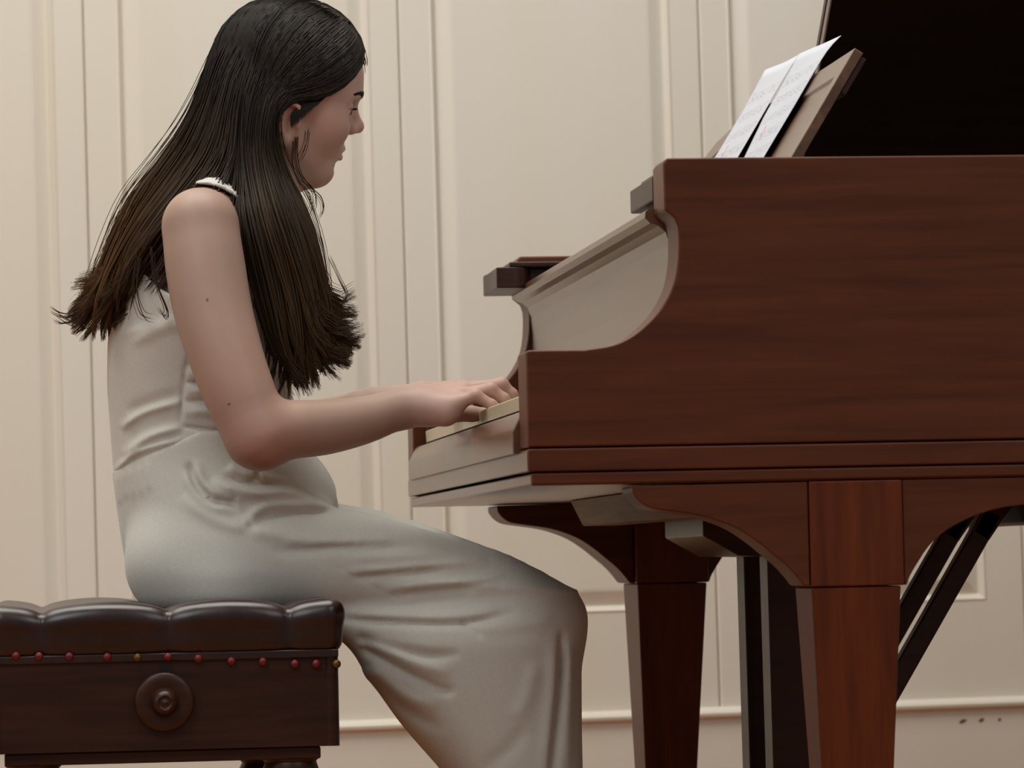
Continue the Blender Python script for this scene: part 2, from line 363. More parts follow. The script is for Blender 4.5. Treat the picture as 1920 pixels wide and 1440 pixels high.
for yy in (YD0 + .12, YD1 - .12):
    q0 = dpt(yy, L * 1.08, .014)
    hexa('desk_strut', [(q0[0] + .06, yy, zb - .002), (q0[0] + .08, yy, zb - .002), (q0[0] + .08, yy + .02, zb - .002), (q0[0] + .06, yy + .02, zb - .002),
                        (q0[0], yy, q0[2]), (q0[0] + .02, yy, q0[2]), (q0[0] + .02, yy + .02, q0[2]), (q0[0], yy + .02, q0[2])], M['wood_dark'], desk, bevel=0.001)
box('desk_frame', 0.34, 0.52, YD0 - .03, YD1 + .03, zb - .018, zb - .002, M['wood_dark'], piano, bevel=0.002)
# raised lid hinged on the far side, its front flap folded back on top
TL = R(40); XLD = P(1545, 85, 1.138).x
def lid_pt(x, s, h): return (x, W - .01 - s * math.cos(TL) - h * math.sin(TL) * -1, ZT + .012 + s * math.sin(TL) + h * math.cos(TL))
lo = curve_pts([(XLD, 1.42), (1.02, 1.40), (1.14, 1.33), (1.26, 1.2), (1.37, 1.03), (1.47, .86), (1.57, .72), (1.66, .60), (1.76, .48), (1.82, .33), (1.81, .15), (1.74, 0.03), (1.6, 0.0)], 3)
lo = [np.array([XLD, 0.0])] + lo
def lid_slab(name, ol, h0, h1, material, parent):
    n = len(ol)
    me = fix([lid_pt(p[0], p[1], h0) for p in ol] + [lid_pt(p[0], p[1], h1) for p in ol], [tuple(range(n)), tuple(range(n, 2 * n))] + [(i, (i + 1) % n, n + (i + 1) % n, n + i) for i in range(n)])
    return link(name, me, material, parent, bevel=0.002)
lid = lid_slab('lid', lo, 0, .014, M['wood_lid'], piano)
lid_slab('lid_front_flap', [(XLD - .004, .01), (XLD + .33, .01), (XLD + .33, 1.40), (XLD - .004, 1.40)], .0185, .032, M['wood_dark'], lid)
lid_slab('lid_edge_trim', [(XLD - .0035, .0), (XLD, .0), (XLD, 1.42), (XLD - .0035, 1.42)], -.001, .015, M['wood_cross'], lid)
for x in (0.62, 1.2):
    box('lid_hinge', x, x + .09, W - .016, W + .004, ZT - .0, ZT + .012, M['brass'], lid)
q0 = Vector((1.12, .22, ZT - .05)); q1 = Vector(lid_pt(1.12, 1.0, -.001))
hexa('lid_prop', [q0 + Vector((-.012, -.012, 0)), q0 + Vector((.012, -.012, 0)), q0 + Vector((.012, .012, 0)), q0 + Vector((-.012, .012, 0)),
                  q1 + Vector((-.012, -.012, 0)), q1 + Vector((.012, -.012, 0)), q1 + Vector((.012, .012, 0)), q1 + Vector((-.012, .012, 0))], M['wood_v'], piano)
# legs
lb = near([(1186, 911), (1188, 926), (1202, 942.5), (1222, 953), (1262, 959), (1307, 965.5), (1343, 975), (1383, 991), (1420, 1015), (1452, 1041), (1476, 1061), (1496, 1083), (1508, 1099)])
rb_ = near([(1702, 1096), (1708, 1079), (1722, 1055), (1742, 1025), (1767, 1001), (1799, 981), (1835, 965), (1875, 953), (1925, 946), (1990, 940)])
xl0, xl1 = P(1519, 1000, 0).x, P(1694, 1000, 0).x
zlt = P(1600, 1099, 0).z
zc = Zl3 - .0015
def leg(ya, yb, sgn, thick=.083):
    """ya outer face, yb inner face"""
    leg_ = None
    def yy(o): return ya + sgn * o
    l = [(p[0], min(p[1], zc)) for p in [tuple(q) for q in curve_pts(lb, 3)]] + [(xl0 - .0005, zlt), (xl0 - .0005, zc)]
    a, b = sorted((yy(.003), yy(thick)))
    prism('leg_bracket', l, a, b, M['wood'], piano, bevel=0.002)
    r = [(xl1 + .0005, zc), (xl1 + .0005, zlt)] + [tuple(q) for q in curve_pts(rb_, 3)] + [(P(1990, 940, 0).x, zc)]
    prism('leg_bracket', [(x, min(z, zc)) for x, z in r], a, b, M['wood'], piano, bevel=0.002)
    a, b = sorted((yy(0.0), yy(thick + .017)))
    box('leg_block', xl0, xl1, a, b, zlt, zc, M['wood_v'], piano, bevel=0.002)
    xa, xb2 = P(1523, 1105, 0).x, P(1691, 1105, 0).x
    xa1, xb1 = P(1543, 1440, 0).x, P(1680, 1440, 0).x; zm = P(1600, 1440, 0).z
    k = (zlt - .05) / (zlt - zm)
    xa2, xb3 = xa + (xa1 - xa) * k, xb2 + (xb1 - xb2) * k
    yo, yi = (.003, thick + .018); yo2, yi2 = (.016, thick + .031 - .026 * k)
    L0 = [(xa2, yy(yo2), .05), (xb3, yy(yo2), .05), (xb3, yy(yi2), .05), (xa2, yy(yi2), .05)]
    L1 = [(xa, yy(yo), zlt - .0005), (xb2, yy(yo), zlt - .0005), (xb2, yy(yi), zlt - .0005), (xa, yy(yi), zlt - .0005)]
    lg = hexa('leg', L0 + L1, M['wood_v'], piano, bevel=0.002)
    cxm, cym = (xa2 + xb3) / 2, (yy(yo2) + yy(yi2)) / 2
    lathe('caster', [(.0, .05), (.02, .05), (.02, .035), (.026, .03), (.026, .004), (.018, 0.0001), (0, 0.0001)][::-1], (cxm, cym, 0), 'Z', M['brass'], lg, 20)
    return lg
leg(0.0, .1, 1)
leg(W, W - .1, -1, .125)
# tail leg
tl = hexa('leg', [(1.49, 1.05, .05), (1.55, 1.05, .05), (1.55, 1.11, .05), (1.49, 1.11, .05), (1.47, 1.03, Zl1 + .03), (1.57, 1.03, Zl1 + .03), (1.57, 1.13, Zl1 + .03), (1.47, 1.13, Zl1 + .03)], M['wood_v'], piano)
lathe('caster', [(0, 0.0001), (.018, 0.0001), (.026, .004), (.026, .03), (.02, .035), (.02, .05), (0, .05)], (1.52, 1.08, 0), 'Z', M['brass'], tl, 20)
# beams below the case
Xa = P(1310, 968, .09).x; za = P(1310, 968, .09).z; Xt = P(1069, 955, 1.06).x
prism('under_beam', [(Xt, zc), (Xa, za), (Xa + .05, za), (Xa + .05, zc)], .09, 1.06, M['raw_wood'], piano, bevel=0.002)
xq = P(1872, 965, .75).x
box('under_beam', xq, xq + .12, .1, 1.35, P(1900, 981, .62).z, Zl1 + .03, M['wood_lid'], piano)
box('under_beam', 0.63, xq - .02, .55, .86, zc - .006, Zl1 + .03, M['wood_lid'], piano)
# pedal lyre
YL0, YL1, LD = 0.62, 0.79, 0.055
ly = 0.55
xh = P(1318, 995, ly).x; zh0, zh1 = P(1318, 1005, ly).z, P(1318, 983, ly).z
prism('lyre_head', [(xh, zh0), (xh, zc - .0065), (xh + .19, zc - .0065), (xh + .19, zh0 - .03), (P(1385, 1042, ly).x, P(1385, 1042, ly).z)], ly, ly + .305, M['wood_dark'], piano, bevel=0.002)
xp = P(1437.8, 1045, YL0).x; xpb = P(1450, 1440, YL0).x; zpb = P(1450, 1440, YL0).z; zp = P(1437, 1042, YL0).z
k = (zp - .13) / (zp - zpb)
for y0 in (YL0, YL1):
    w_ = .047; xb_ = xp + (xpb - xp) * k
    hexa('lyre_post', [(xb_, y0, .13), (xb_ + w_, y0, .13), (xb_ + w_, y0 + LD, .13), (xb_, y0 + LD, .13),
                       (xp, y0, zp + .03), (xp + w_, y0, zp + .03), (xp + w_, y0 + LD, zp + .03), (xp, y0 + LD, zp + .03)], M['wood_dark'], piano)
    a = P(1870, 958, YL0); b = P(1690, 1275, YL0); s = (b.z - .12) / (a.z - b.z); e = Vector((b.x - (a.x - b.x) * s, 0, .12))
    d = (a - Vector((e.x, a.y, e.z))).normalized(); nn = Vector((d.z, 0, -d.x)) * .0125
    yq = y0 + .015
    a = Vector((a.x, yq, a.z)); e = Vector((e.x, yq, e.z)); oy = Vector((0, .025, 0))
    hexa('lyre_brace', [e - nn, e + nn, e + nn + oy, e - nn + oy, a - nn, a + nn, a + nn + oy, a - nn + oy], M['wood_dark'], piano, bevel=0.003)
    f_ = (Vector(a) - Vector(e)) * .93 + e
    g0, g1 = nn * 1.0, nn * 1.35
    hexa('brace_block', [f_ - g0, f_ + g0, f_ + g0 + oy, f_ - g0 + oy, a + d * .02 - g1, a + d * .02 + g1, a + d * .02 + g1 + oy, a + d * .02 - g1 + oy], M['wood_dark'], piano, bevel=0.002)
box('pedal_box', xb_ - .02, xb_ + .11, YL0 - .03, YL1 + LD + .03, .08, .13, M['wood_dark'], piano, bevel=0.004)
for yy in (.655, .72, .79):
    box('pedal', xb_ - .13, xb_ - .015, yy - .012, yy + .012, .085, .095, M['brass'], piano, bevel=0.004)
# ------------------------------------------------------------------ sheet music on the desk
def paper_mat():
    m = mat('printed_paper', lin(226, 226, 232), 0.8, 0.2)
    b = m.node_tree.nodes['Principled BSDF']
    uv = nd(m, 'ShaderNodeUVMap'); sx = nd(m, 'ShaderNodeSeparateXYZ'); ln(m, uv, 0, sx, 0)
    # staves: five thin lines inside each of ten systems
    mu = nd(m, 'ShaderNodeMath', operation='MULTIPLY'); mu.inputs[1].default_value = 9; ln(m, sx, 1, mu, 0)
    fr = nd(m, 'ShaderNodeMath', operation='FRACT'); ln(m, mu, 0, fr, 0)
    inb = nd(m, 'ShaderNodeMath', operation='COMPARE'); inb.inputs[1].default_value = 0.5; inb.inputs[2].default_value = 0.26; ln(m, fr, 0, inb, 0)
    m5 = nd(m, 'ShaderNodeMath', operation='MULTIPLY'); m5.inputs[1].default_value = 9.6; ln(m, fr, 0, m5, 0)
    f5 = nd(m, 'ShaderNodeMath', operation='FRACT'); ln(m, m5, 0, f5, 0)
    l5 = nd(m, 'ShaderNodeMath', operation='LESS_THAN'); l5.inputs[1].default_value = 0.16; ln(m, f5, 0, l5, 0)
    st = nd(m, 'ShaderNodeMath', operation='MULTIPLY'); ln(m, inb, 0, st, 0); ln(m, l5, 0, st, 1)
    # notes: scattered dark cells within the staves
    mp = nd(m, 'ShaderNodeMapping'); mp.inputs['Scale'].default_value = (34, 60, 1); ln(m, uv, 0, mp, 0)
    vo = nd(m, 'ShaderNodeTexVoronoi'); vo.inputs['Scale'].default_value = 1; ln(m, mp, 0, vo, 0)
    lt = nd(m, 'ShaderNodeMath', operation='LESS_THAN'); lt.inputs[1].default_value = 0.26; ln(m, vo, 'Distance', lt, 0)
    no = nd(m, 'ShaderNodeMath', operation='MULTIPLY'); ln(m, lt, 0, no, 0); ln(m, inb, 0, no, 1)
    sm = nd(m, 'ShaderNodeMath', operation='MULTIPLY_ADD'); sm.inputs[1].default_value = 0.35; ln(m, st, 0, sm, 0); 
    n3 = nd(m, 'ShaderNodeMath', operation='MULTIPLY'); n3.inputs[1].default_value = 0.55; ln(m, no, 0, n3, 0); ln(m, n3, 0, sm, 2)
    # margins
    ma = nd(m, 'ShaderNodeMath', operation='COMPARE'); ma.inputs[1].default_value = 0.5; ma.inputs[2].default_value = 0.42; ln(m, sx, 0, ma, 0)
    mv = nd(m, 'ShaderNodeMath', operation='COMPARE'); mv.inputs[1].default_value = 0.47; mv.inputs[2].default_value = 0.43; ln(m, sx, 1, mv, 0)
    mm_ = nd(m, 'ShaderNodeMath', operation='MULTIPLY'); ln(m, ma, 0, mm_, 0); ln(m, mv, 0, mm_, 1)
    fa = nd(m, 'ShaderNodeMath', operation='MULTIPLY'); fa.use_clamp = True; ln(m, sm, 0, fa, 0); ln(m, mm_, 0, fa, 1)
    mx = nd(m, 'ShaderNodeMix', data_type='RGBA'); mx.inputs[6].default_value = lin(198, 198, 206); mx.inputs[7].default_value = lin(96, 96, 104)
    ln(m, fa, 0, mx, 0)
    # a red pencil mark
    d = nd(m, 'ShaderNodeVectorMath', operation='DISTANCE'); d.inputs[1].default_value = (0.30, 0.52, 0); ln(m, uv, 0, d, 0)
    rd = nd(m, 'ShaderNodeMath', operation='LESS_THAN'); rd.inputs[1].default_value = 0.045; ln(m, d, 'Value', rd, 0)
    nz = nd(m, 'ShaderNodeTexNoise'); nz.inputs['Scale'].default_value = 30; ln(m, uv, 0, nz, 0)
    n4 = nd(m, 'ShaderNodeMath', operation='GREATER_THAN'); n4.inputs[1].default_value = 0.52; ln(m, nz, 0, n4, 0)
    rm = nd(m, 'ShaderNodeMath', operation='MULTIPLY'); ln(m, rd, 0, rm, 0); ln(m, n4, 0, rm, 1)
    mx2 = nd(m, 'ShaderNodeMix', data_type='RGBA'); mx2.inputs[7].default_value = lin(200, 130, 140)
    ln(m, rm, 0, mx2, 0); ln(m, mx, 2, mx2, 6); ln(m, mx2, 2, b, 'Base Color')
    return m
M['paper'] = paper_mat()
def sheet(label, y0, y1, off, curl):
    """page standing on the ledge, leaning on the desk; y0 near edge, y1 far edge, top edge above the board"""
    nu, nv = 14, 20; v, uvs, f = [], [], []
    for j in range(nv + 1):
        for i in range(nu + 1):
            a, b = i / nu, j / nv                      # a across (near -> far), b up
            s = LB - .004 - b * sheet_h(a, curl)
            y = y0 + (y1 - y0) * a + curl[3] * (1 - b) ** 2 * (1 - a) - curl[4] * max(0, .66 - b) * a
            h = -off - .0004 - .0022 * math.sin(math.pi * b) * (1 - a) ** 2 - .0009 * (1 + math.sin(9 * b + 5 * a)) * b
            if b > .86: h += curl[2] * (b - .86) ** 2 * 60 * (1 - a) ** 2
            p = dpt(y, s, h); v.append(p); uvs.append((1 - a, b))
    for j in range(nv):
        for i in range(nu): k = j * (nu + 1) + i; f.append((k, k + nu + 1, k + nu + 2, k + 1))
    me = bpy.data.meshes.new('sheet_music'); me.from_pydata(v, [], f)
    ul = me.uv_layers.new(name='UVMap')
    for l in me.loops: ul.data[l.index].uv = uvs[l.vertex_index]
    o = link('sheet_music', me, M['paper'], None, smooth=True)
    md = o.modifiers.new('thick', 'SOLIDIFY'); md.thickness = 0.0006; md.offset = 1
    tag(o, label, 'sheet music', 'pages on the music desk'); return o
def sheet_h(a, c): return c[0] + (c[1] - c[0]) * a

sheet('white sheet of music nearest the desk end, its top corner curling above the board', .445, .735, .0005, (.258, .272, .004, .018, .22))
sheet('white sheet of music farther along the desk, beside the dark gap between pages', .7365, 1.035, .0005, (.272, .292, .0, .0, 0))
# ------------------------------------------------------------------ rounded shapes: distance fields meshed by surface nets
def smin(a, b, k):
    if k <= 0: return np.minimum(a, b)
    h = np.maximum(k - np.abs(a - b), 0) / k
    return np.minimum(a, b) - h * h * k * 0.25
class Field:
    def __init__(s): s.ops = []; s.disp = []
    def add(s, fn, lo, hi, k=0.01, mode='u'): s.ops.append((fn, np.array(lo, float), np.array(hi, float), k, mode)); return s
    def cone(s, a, b, ra, rb, k=0.01, mode='u', sc=(1, 1, 1), frame=None):
        """tapered capsule; sc stretches space per axis (in frame)"""
        a = np.array(a, float); b = np.array(b, float); sc = np.array(sc, float)
        Fm = np.eye(3) if frame is None else np.array(frame, float)
        S = (Fm.T @ np.diag(1 / sc) @ Fm)
        a2, b2 = S @ a, S @ b; ba = b2 - a2; L2 = max(ba @ ba, 1e-12); ms = sc.min()
        iso = np.allclose(sc, 1)
        def fn(x, y, z):
            if iso: px, py, pz = x - a2[0], y - a2[1], z - a2[2]
            else:
                px = S[0, 0] * x + S[0, 1] * y + S[0, 2] * z - a2[0]; py = S[1, 0] * x + S[1, 1] * y + S[1, 2] * z - a2[1]; pz = S[2, 0] * x + S[2, 1] * y + S[2, 2] * z - a2[2]
            h = np.clip((px * ba[0] + py * ba[1] + pz * ba[2]) / L2, 0, 1)
            d = np.sqrt((px - h * ba[0]) ** 2 + (py - h * ba[1]) ** 2 + (pz - h * ba[2]) ** 2) - (ra + (rb - ra) * h)
            return d * ms
        r = max(ra, rb) * sc.max() * (1.0 if frame is None else 1.0)
        return s.add(fn, np.minimum(a, b) - r, np.maximum(a, b) + r, k, mode)
    def chain(s, pts, rad, k=0.012, sub=4, mode='u'):
        """smooth tapered tube through the points, blended to the rest only once"""
        q = np.array(curve_pts([np.append(np.array(p, float), r) for p, r in zip(pts, rad)], sub))
        def fn(x, y, z):
            best = None
            for a, b in zip(q[:-1], q[1:]):
                ba = b[:3] - a[:3]; L2 = max(ba @ ba, 1e-12); px, py, pz = x - a[0], y - a[1], z - a[2]
                h = np.clip((px * ba[0] + py * ba[1] + pz * ba[2]) / L2, 0, 1)
                d = np.sqrt((px - h * ba[0]) ** 2 + (py - h * ba[1]) ** 2 + (pz - h * ba[2]) ** 2) - (a[3] + (b[3] - a[3]) * h)
                best = d if best is None else np.minimum(best, d)
            return best
        r = q[:, 3:4]
        return s.add(fn, (q[:, :3] - r).min(0), (q[:, :3] + r).max(0), k, mode)
    def ell(s, c, r, k=0.01, mode='u', frame=None):
        c = np.array(c, float); r = np.array(r, float); Fm = np.eye(3) if frame is None else np.array(frame, float)
        def fn(x, y, z):
            x, y, z = x - c[0], y - c[1], z - c[2]
            if frame is not None: x, y, z = (Fm[i, 0] * x + Fm[i, 1] * y + Fm[i, 2] * z for i in range(3))
            k0 = np.sqrt((x / r[0]) ** 2 + (y / r[1]) ** 2 + (z / r[2]) ** 2) + 1e-9
            k1 = np.sqrt((x / r[0] ** 2) ** 2 + (y / r[1] ** 2) ** 2 + (z / r[2] ** 2) ** 2) + 1e-9
            return k0 * (k0 - 1) / k1
        m = r.max() if frame is not None else r
        return s.add(fn, c - m, c + m, k, mode)
    def apply(s, F, fn, k, mode, x, y, z):
        d = fn(x, y, z)
        if mode == 'u': return smin(F, d, k)
        if mode == 's': return -smin(-F, d, k)          # carve away
        if mode == 'i': return -smin(-F, -d, k)         # keep only inside
        return F + d                                    # 'd' displacement
    def grid(s, lo, hi, h):
        lo = np.array(lo, float); hi = np.array(hi, float)
        n = np.ceil((hi - lo) / h).astype(int) + 1
        ax = [(lo[i] + h * np.arange(n[i])).astype(np.float32) for i in range(3)]
        F = np.full(n, 1.0, np.float32)
        for fn, a, b, k, mode in s.ops:
            m = k + 0.022
            i0 = np.clip(np.floor((a - m - lo) / h).astype(int), 0, n); i1 = np.clip(np.ceil((b + m - lo) / h).astype(int) + 1, 0, n)
            if (i1 <= i0).any(): continue
            sl = tuple(slice(i0[j], i1[j]) for j in range(3))
            x = ax[0][sl[0]][:, None, None]; y = ax[1][sl[1]][None, :, None]; z = ax[2][sl[2]][None, None, :]
            F[sl] = s.apply(F[sl], fn, k, mode, x, y, z)
        return F, lo
    def at(s, p):
        x, y, z = p[:, 0], p[:, 1], p[:, 2]; F = np.full(len(p), 1.0)
        for fn, a, b, k, mode in s.ops:
            m = k + 0.022; q = np.all((p > a - m) & (p < b + m), axis=1)
            if q.any(): F[q] = s.apply(F[q], fn, k, mode, x[q], y[q], z[q])
        return F
    def mesh(s, lo, hi, h, newton=2, smooth=1):
        F, lo = s.grid(lo, hi, h)
        V, Q = nets(F, lo, h)
        if smooth: V = laplace(V, Q, smooth)
        for _ in range(newton):
            d = s.at(V); e = h * 0.5; g = np.empty_like(V)
            for i in range(3):
                w = V.copy(); w[:, i] += e; g[:, i] = s.at(w)
                w[:, i] -= 2 * e; g[:, i] = (g[:, i] - s.at(w)) / (2 * e)
            n2 = np.maximum((g ** 2).sum(1), 0.25); st = np.clip(d / n2, -h * .7, h * .7)
            V = V - g * st[:, None]
        return V, Q
def laplace(V, Q, it=1, f=0.5):
    E = np.concatenate([Q[:, [0, 1]], Q[:, [1, 2]], Q[:, [2, 3]], Q[:, [3, 0]]]); n = len(V)
    for _ in range(it):
        S = np.zeros_like(V); c = np.bincount(E.ravel(), minlength=n)
        for i in range(3):
            S[:, i] = np.bincount(E[:, 0], V[E[:, 1], i], n) + np.bincount(E[:, 1], V[E[:, 0], i], n)
        V = V + f * (S / np.maximum(c, 1)[:, None] - V)
    return V
def nets(F, lo, h):
    ins = F < 0
    c = np.zeros(tuple(np.array(F.shape) - 1), np.uint8)
    sl = lambda i, n: slice(i, n - 1 + i)
    n = F.shape
    corners = [(i, j, k) for i in (0, 1) for j in (0, 1) for k in (0, 1)]
    for i, j, k in corners: c += ins[sl(i, n[0]), sl(j, n[1]), sl(k, n[2])]
    I = np.argwhere((c > 0) & (c < 8)); idx = np.full(c.shape, -1, np.int32); idx[tuple(I.T)] = np.arange(len(I))
    val = {q: F[I[:, 0] + q[0], I[:, 1] + q[1], I[:, 2] + q[2]].astype(float) for q in corners}
    S = np.zeros((len(I), 3)); cnt = np.zeros(len(I))
    for a in corners:
        for ax in range(3):
            if a[ax]: continue
            b = list(a); b[ax] = 1; b = tuple(b)
            m = (val[a] < 0) != (val[b] < 0); t = np.where(m, val[a] / np.where(m, val[a] - val[b], 1), 0)
            for i in range(3): S[:, i] += np.where(m, a[i] + (t if i == ax else 0), 0)
            cnt += m
    V = lo + h * (I + S / cnt[:, None])
    Q = []
    for ax in range(3):
        o1, o2 = (ax + 1) % 3, (ax + 2) % 3
        A0 = [slice(None)] * 3; A1 = [slice(None)] * 3; A0[ax] = slice(0, -1); A1[ax] = slice(1, None)
        a, b = ins[tuple(A0)], ins[tuple(A1)]
        E = np.argwhere(a != b); ok = np.ones(len(E), bool)
        for o in (o1, o2): ok &= (E[:, o] > 0) & (E[:, o] < n[o] - 1)
        E = E[ok]; fl = a[tuple(E.T)]
        def cell(d1, d2):
            q = E.copy(); q[:, o1] -= d1; q[:, o2] -= d2; return idx[tuple(q.T)]
        q = np.stack([cell(1, 1), cell(0, 1), cell(0, 0), cell(1, 0)], 1)
        q[~fl] = q[~fl][:, ::-1]; Q.append(q)
    return V, np.concatenate(Q)
def np_mesh(name, V, Q):
    me = bpy.data.meshes.new(name); nv, nf = len(V), len(Q); k = Q.shape[1]
    me.vertices.add(nv); me.vertices.foreach_set('co', V.astype(np.float32).ravel())
    me.loops.add(nf * k); me.loops.foreach_set('vertex_index', Q.astype(np.int32).ravel())
    me.polygons.add(nf); me.polygons.foreach_set('loop_start', np.arange(0, nf * k, k, dtype=np.int32))
    me.update(calc_edges=True); me.validate(); me.shade_smooth(); return me

# ------------------------------------------------------------------ piano bench
YB = 0.33; YBE = 1.12
def B(x, y): q = P(x, y, YB); return q.x, q.z
bx0, bx1 = B(-24, 1300)[0], B(634, 1300)[0]; zb0, zb1 = B(300, 1407)[1], B(300, 1238)[1]
bench = thing('piano_bench', 'dark wood piano bench with tufted oxblood leather seat and side knob', 'bench', ((bx0 + bx1) / 2, (YB + YBE) / 2, 0))
box('frame', bx0 + .012, bx1 - .012, YB + .0, YBE, zb0, zb1 + .004, M['wood_dark'], bench, bevel=0.001)
for x in (bx0 + .0075, bx1 - .0075):
    for y in (YB + .005, YBE - .005):
        v, f = [], []; n_ = 16
        for z in (zb0, zb1 + .002):
            for k in range(n_): a = 2 * math.pi * k / n_; v.append((x + .0085 * math.cos(a), y + .008 * math.sin(a), z))
        f = [(k, (k + 1) % n_, n_ + (k + 1) % n_, n_ + k) for k in range(n_)] + [tuple(range(n_)), tuple(range(n_, 2 * n_))]
        o = link('corner_post', fix(v, f), M['wood_dark'], bench, smooth=True); md = o.modifiers.new('e', 'EDGE_SPLIT'); md.split_angle = R(40)
# cushion
cx0, cx1 = B(-30, 1200)[0], B(649, 1200)[0]; cz0, cz1 = B(300, 1246)[1], B(300, 1134)[1]
cyA, cyB = YB - .010, YBE + .010
cr = [B(78, 1200)[0], B(315, 1200)[0], B(541, 1200)[0]]; cry = [cyA + k * (cyB - cyA) / 7 for k in range(1, 7)]
F = Field()
def cush(x, y, z):
    hx, hy, hz = (cx1 - cx0) / 2, (cyB - cyA) / 2, (cz1 - cz0) / 2; r = .022
    qx = np.abs(x - (cx0 + cx1) / 2) - hx + r; qy = np.abs(y - (cyA + cyB) / 2) - hy + r; qz = np.abs(z - (cz0 + cz1) / 2) - hz + r
    d = np.sqrt(np.maximum(qx, 0) ** 2 + np.maximum(qy, 0) ** 2 + np.maximum(qz, 0) ** 2) + np.minimum(np.maximum(np.maximum(qx, qy), qz), 0) - r
    # upright seams and cross seams pull the leather in, the pads between them swell
    sx = np.min(np.stack(np.broadcast_arrays(*[np.abs(x - c) for c in cr])), 0)
    sy = np.min(np.stack(np.broadcast_arrays(*[np.abs(y - c) for c in cry])), 0)
    lowz = np.clip((z - cz0) / (cz1 - cz0), 0, 1)
    nx = 1 - np.exp(-sx / .009); ny = 1 - np.exp(-sy / .009)
    bx_ = 1 - np.clip(1 - sx / .075, 0, 1) ** 2; by_ = 1 - np.clip(1 - sy / .06, 0, 1) ** 2
    iny = (qy < -.012); top = np.clip((lowz - .55) / .4, 0, 1)
    puff = (.005 * nx * np.where(iny, .3 + .7 * ny, 1) + .0075 * bx_ * np.where(iny, by_, 1) * (.25 + .75 * top)) * lowz ** .5
    tuck = .003 * np.clip(1 - lowz / .25, 0, 1)
    return d + .0075 - puff + tuck
F.add(cush, (cx0, cyA, cz0), (cx1, cyB, cz1 + .01), 0)
V, Q = F.mesh((cx0 - .02, cyA - .02, cz0 - .02), (cx1 + .02, cyB + .02, cz1 + .03), .0045)
link('seat_cushion', np_mesh('seat_cushion', V, Q), M['leather'], bench)
box('gimp_band', bx0 - .001, bx1 + .001, YB - .0045, YBE + .0045, B(300, 1240)[1], B(300, 1224)[1], M['leather'], bench, bevel=0.002)
for x, y, red in ((30, 1230, 1), (73, 1231, 1), (130, 1231, 1), (201, 1232, 1), (258, 1233, 0), (315, 1232, 1), (372, 1235, 1), (434, 1240, 1), (493, 1241, 1), (553, 1245, 1), (593, 1245, 1), (631, 1245, 0)):
    q = P(x, y, YB - .0045)
    lathe('nail_head', [(.0, -.003), (.0052, -.003), (.0052, .0005), (.0046, .002), (.003, .0034), (.0012, .004), (0, .004)], (q.x, q.y, q.z), '-Y', M['nail_red'] if red else M['brass'], bench, 14)
# adjusting knob with its slot above
q = P(308, 1316, YB)
kn = lathe('knob', [(0, -.005), (.0335, -.005), (.0345, .004), (.034, .011), (.031, .0135), (.022, .0125), (.0165, .012), (.0155, .017), (.0145, .026), (.012, .031), (.0085, .033), (.007, .0315), (.0045, .031), (.0025, .0325), (0, .033)], (q.x, q.y, q.z), '-Y', M['wood_dark'], bench, 40)
q = P(311, 1257, YB)
lathe('screw_hole', [(0, -.004), (.0085, -.004), (.0085, .0006), (0, .0006)], (q.x, q.y, q.z), '-Y', M['ebony'], bench, 20)
# lower apron and turned legs
x10, x60 = B(8, 1420)[0], B(603, 1420)[0]; za = B(300, 1431)[1]
for y0 in (YB + .012, YBE - .034):
    box('apron', x10, x60, y0, y0 + .022, za, zb0 - .0005, M['wood_dark'], bench, bevel=0.002)
for x0 in (x10, x60 - .022):
    box('apron', x0, x0 + .022, YB + .036, YBE - .036, za, zb0 - .0005, M['wood_dark'], bench, bevel=0.002)
for xc in (B(62, 1420)[0], B(549, 1420)[0]):
    for yc in (YB + .045, YBE - .045):
        h = za
        lathe('leg', [(0, .0003), (.014, .0003), (.017, .02), (.015, .035), (.019, .05), (.022, .09), (.026, .16), (.030, h - .05), (.024, h - .038), (.0315, h - .026), (.0325, h - .012), (.030, h - .004), (.0335, h - .0005), (.0335, h + .0), (0, h)], (xc, yc, 0), 'Z', M['wood_dark'], bench, 24)
# ------------------------------------------------------------------ the pianist
YC = 0.72
pers = thing('person', 'seated pianist with long dark brown hair in a sleeveless cream jumpsuit, hands on the keys', 'person', (P(600, 1100, YC).x, YC, 0))
def N(x, y, Y): return np.array(P(x, y, Y))
def skin_mat():
    m = mat('skin', lin(205, 160, 138), 0.5, 0.4, sss=0.12)
    b = m.node_tree.nodes['Principled BSDF']
    at = nd(m, 'ShaderNodeVertexColor'); at.layer_name = 'tone'
    tc = nd(m, 'ShaderNodeTexCoord'); n1 = nd(m, 'ShaderNodeTexNoise'); n1.inputs['Scale'].default_value = 28; n1.inputs['Detail'].default_value = 3
    ln(m, tc, 'Object', n1, 0)
    mr = nd(m, 'ShaderNodeMapRange'); mr.inputs[3].default_value = 0.93; mr.inputs[4].default_value = 1.06; ln(m, n1, 0, mr, 0)
    mx = nd(m, 'ShaderNodeMix', data_type='RGBA', blend_type='MULTIPLY'); mx.inputs[0].default_value = 1
    ln(m, at, 0, mx, 6); ln(m, mr, 0, mx, 7); ln(m, mx, 2, b, 'Base Color')
    n2 = nd(m, 'ShaderNodeTexNoise'); n2.inputs['Scale'].default_value = 700; ln(m, tc, 'Object', n2, 0)
    bp = nd(m, 'ShaderNodeBump'); bp.inputs['Strength'].default_value = 0.06; bp.inputs['Distance'].default_value = 0.0006
    ln(m, n2, 0, bp, 'Height'); ln(m, bp, 0, b, 'Normal')
    return m
M['skin'] = skin_mat()
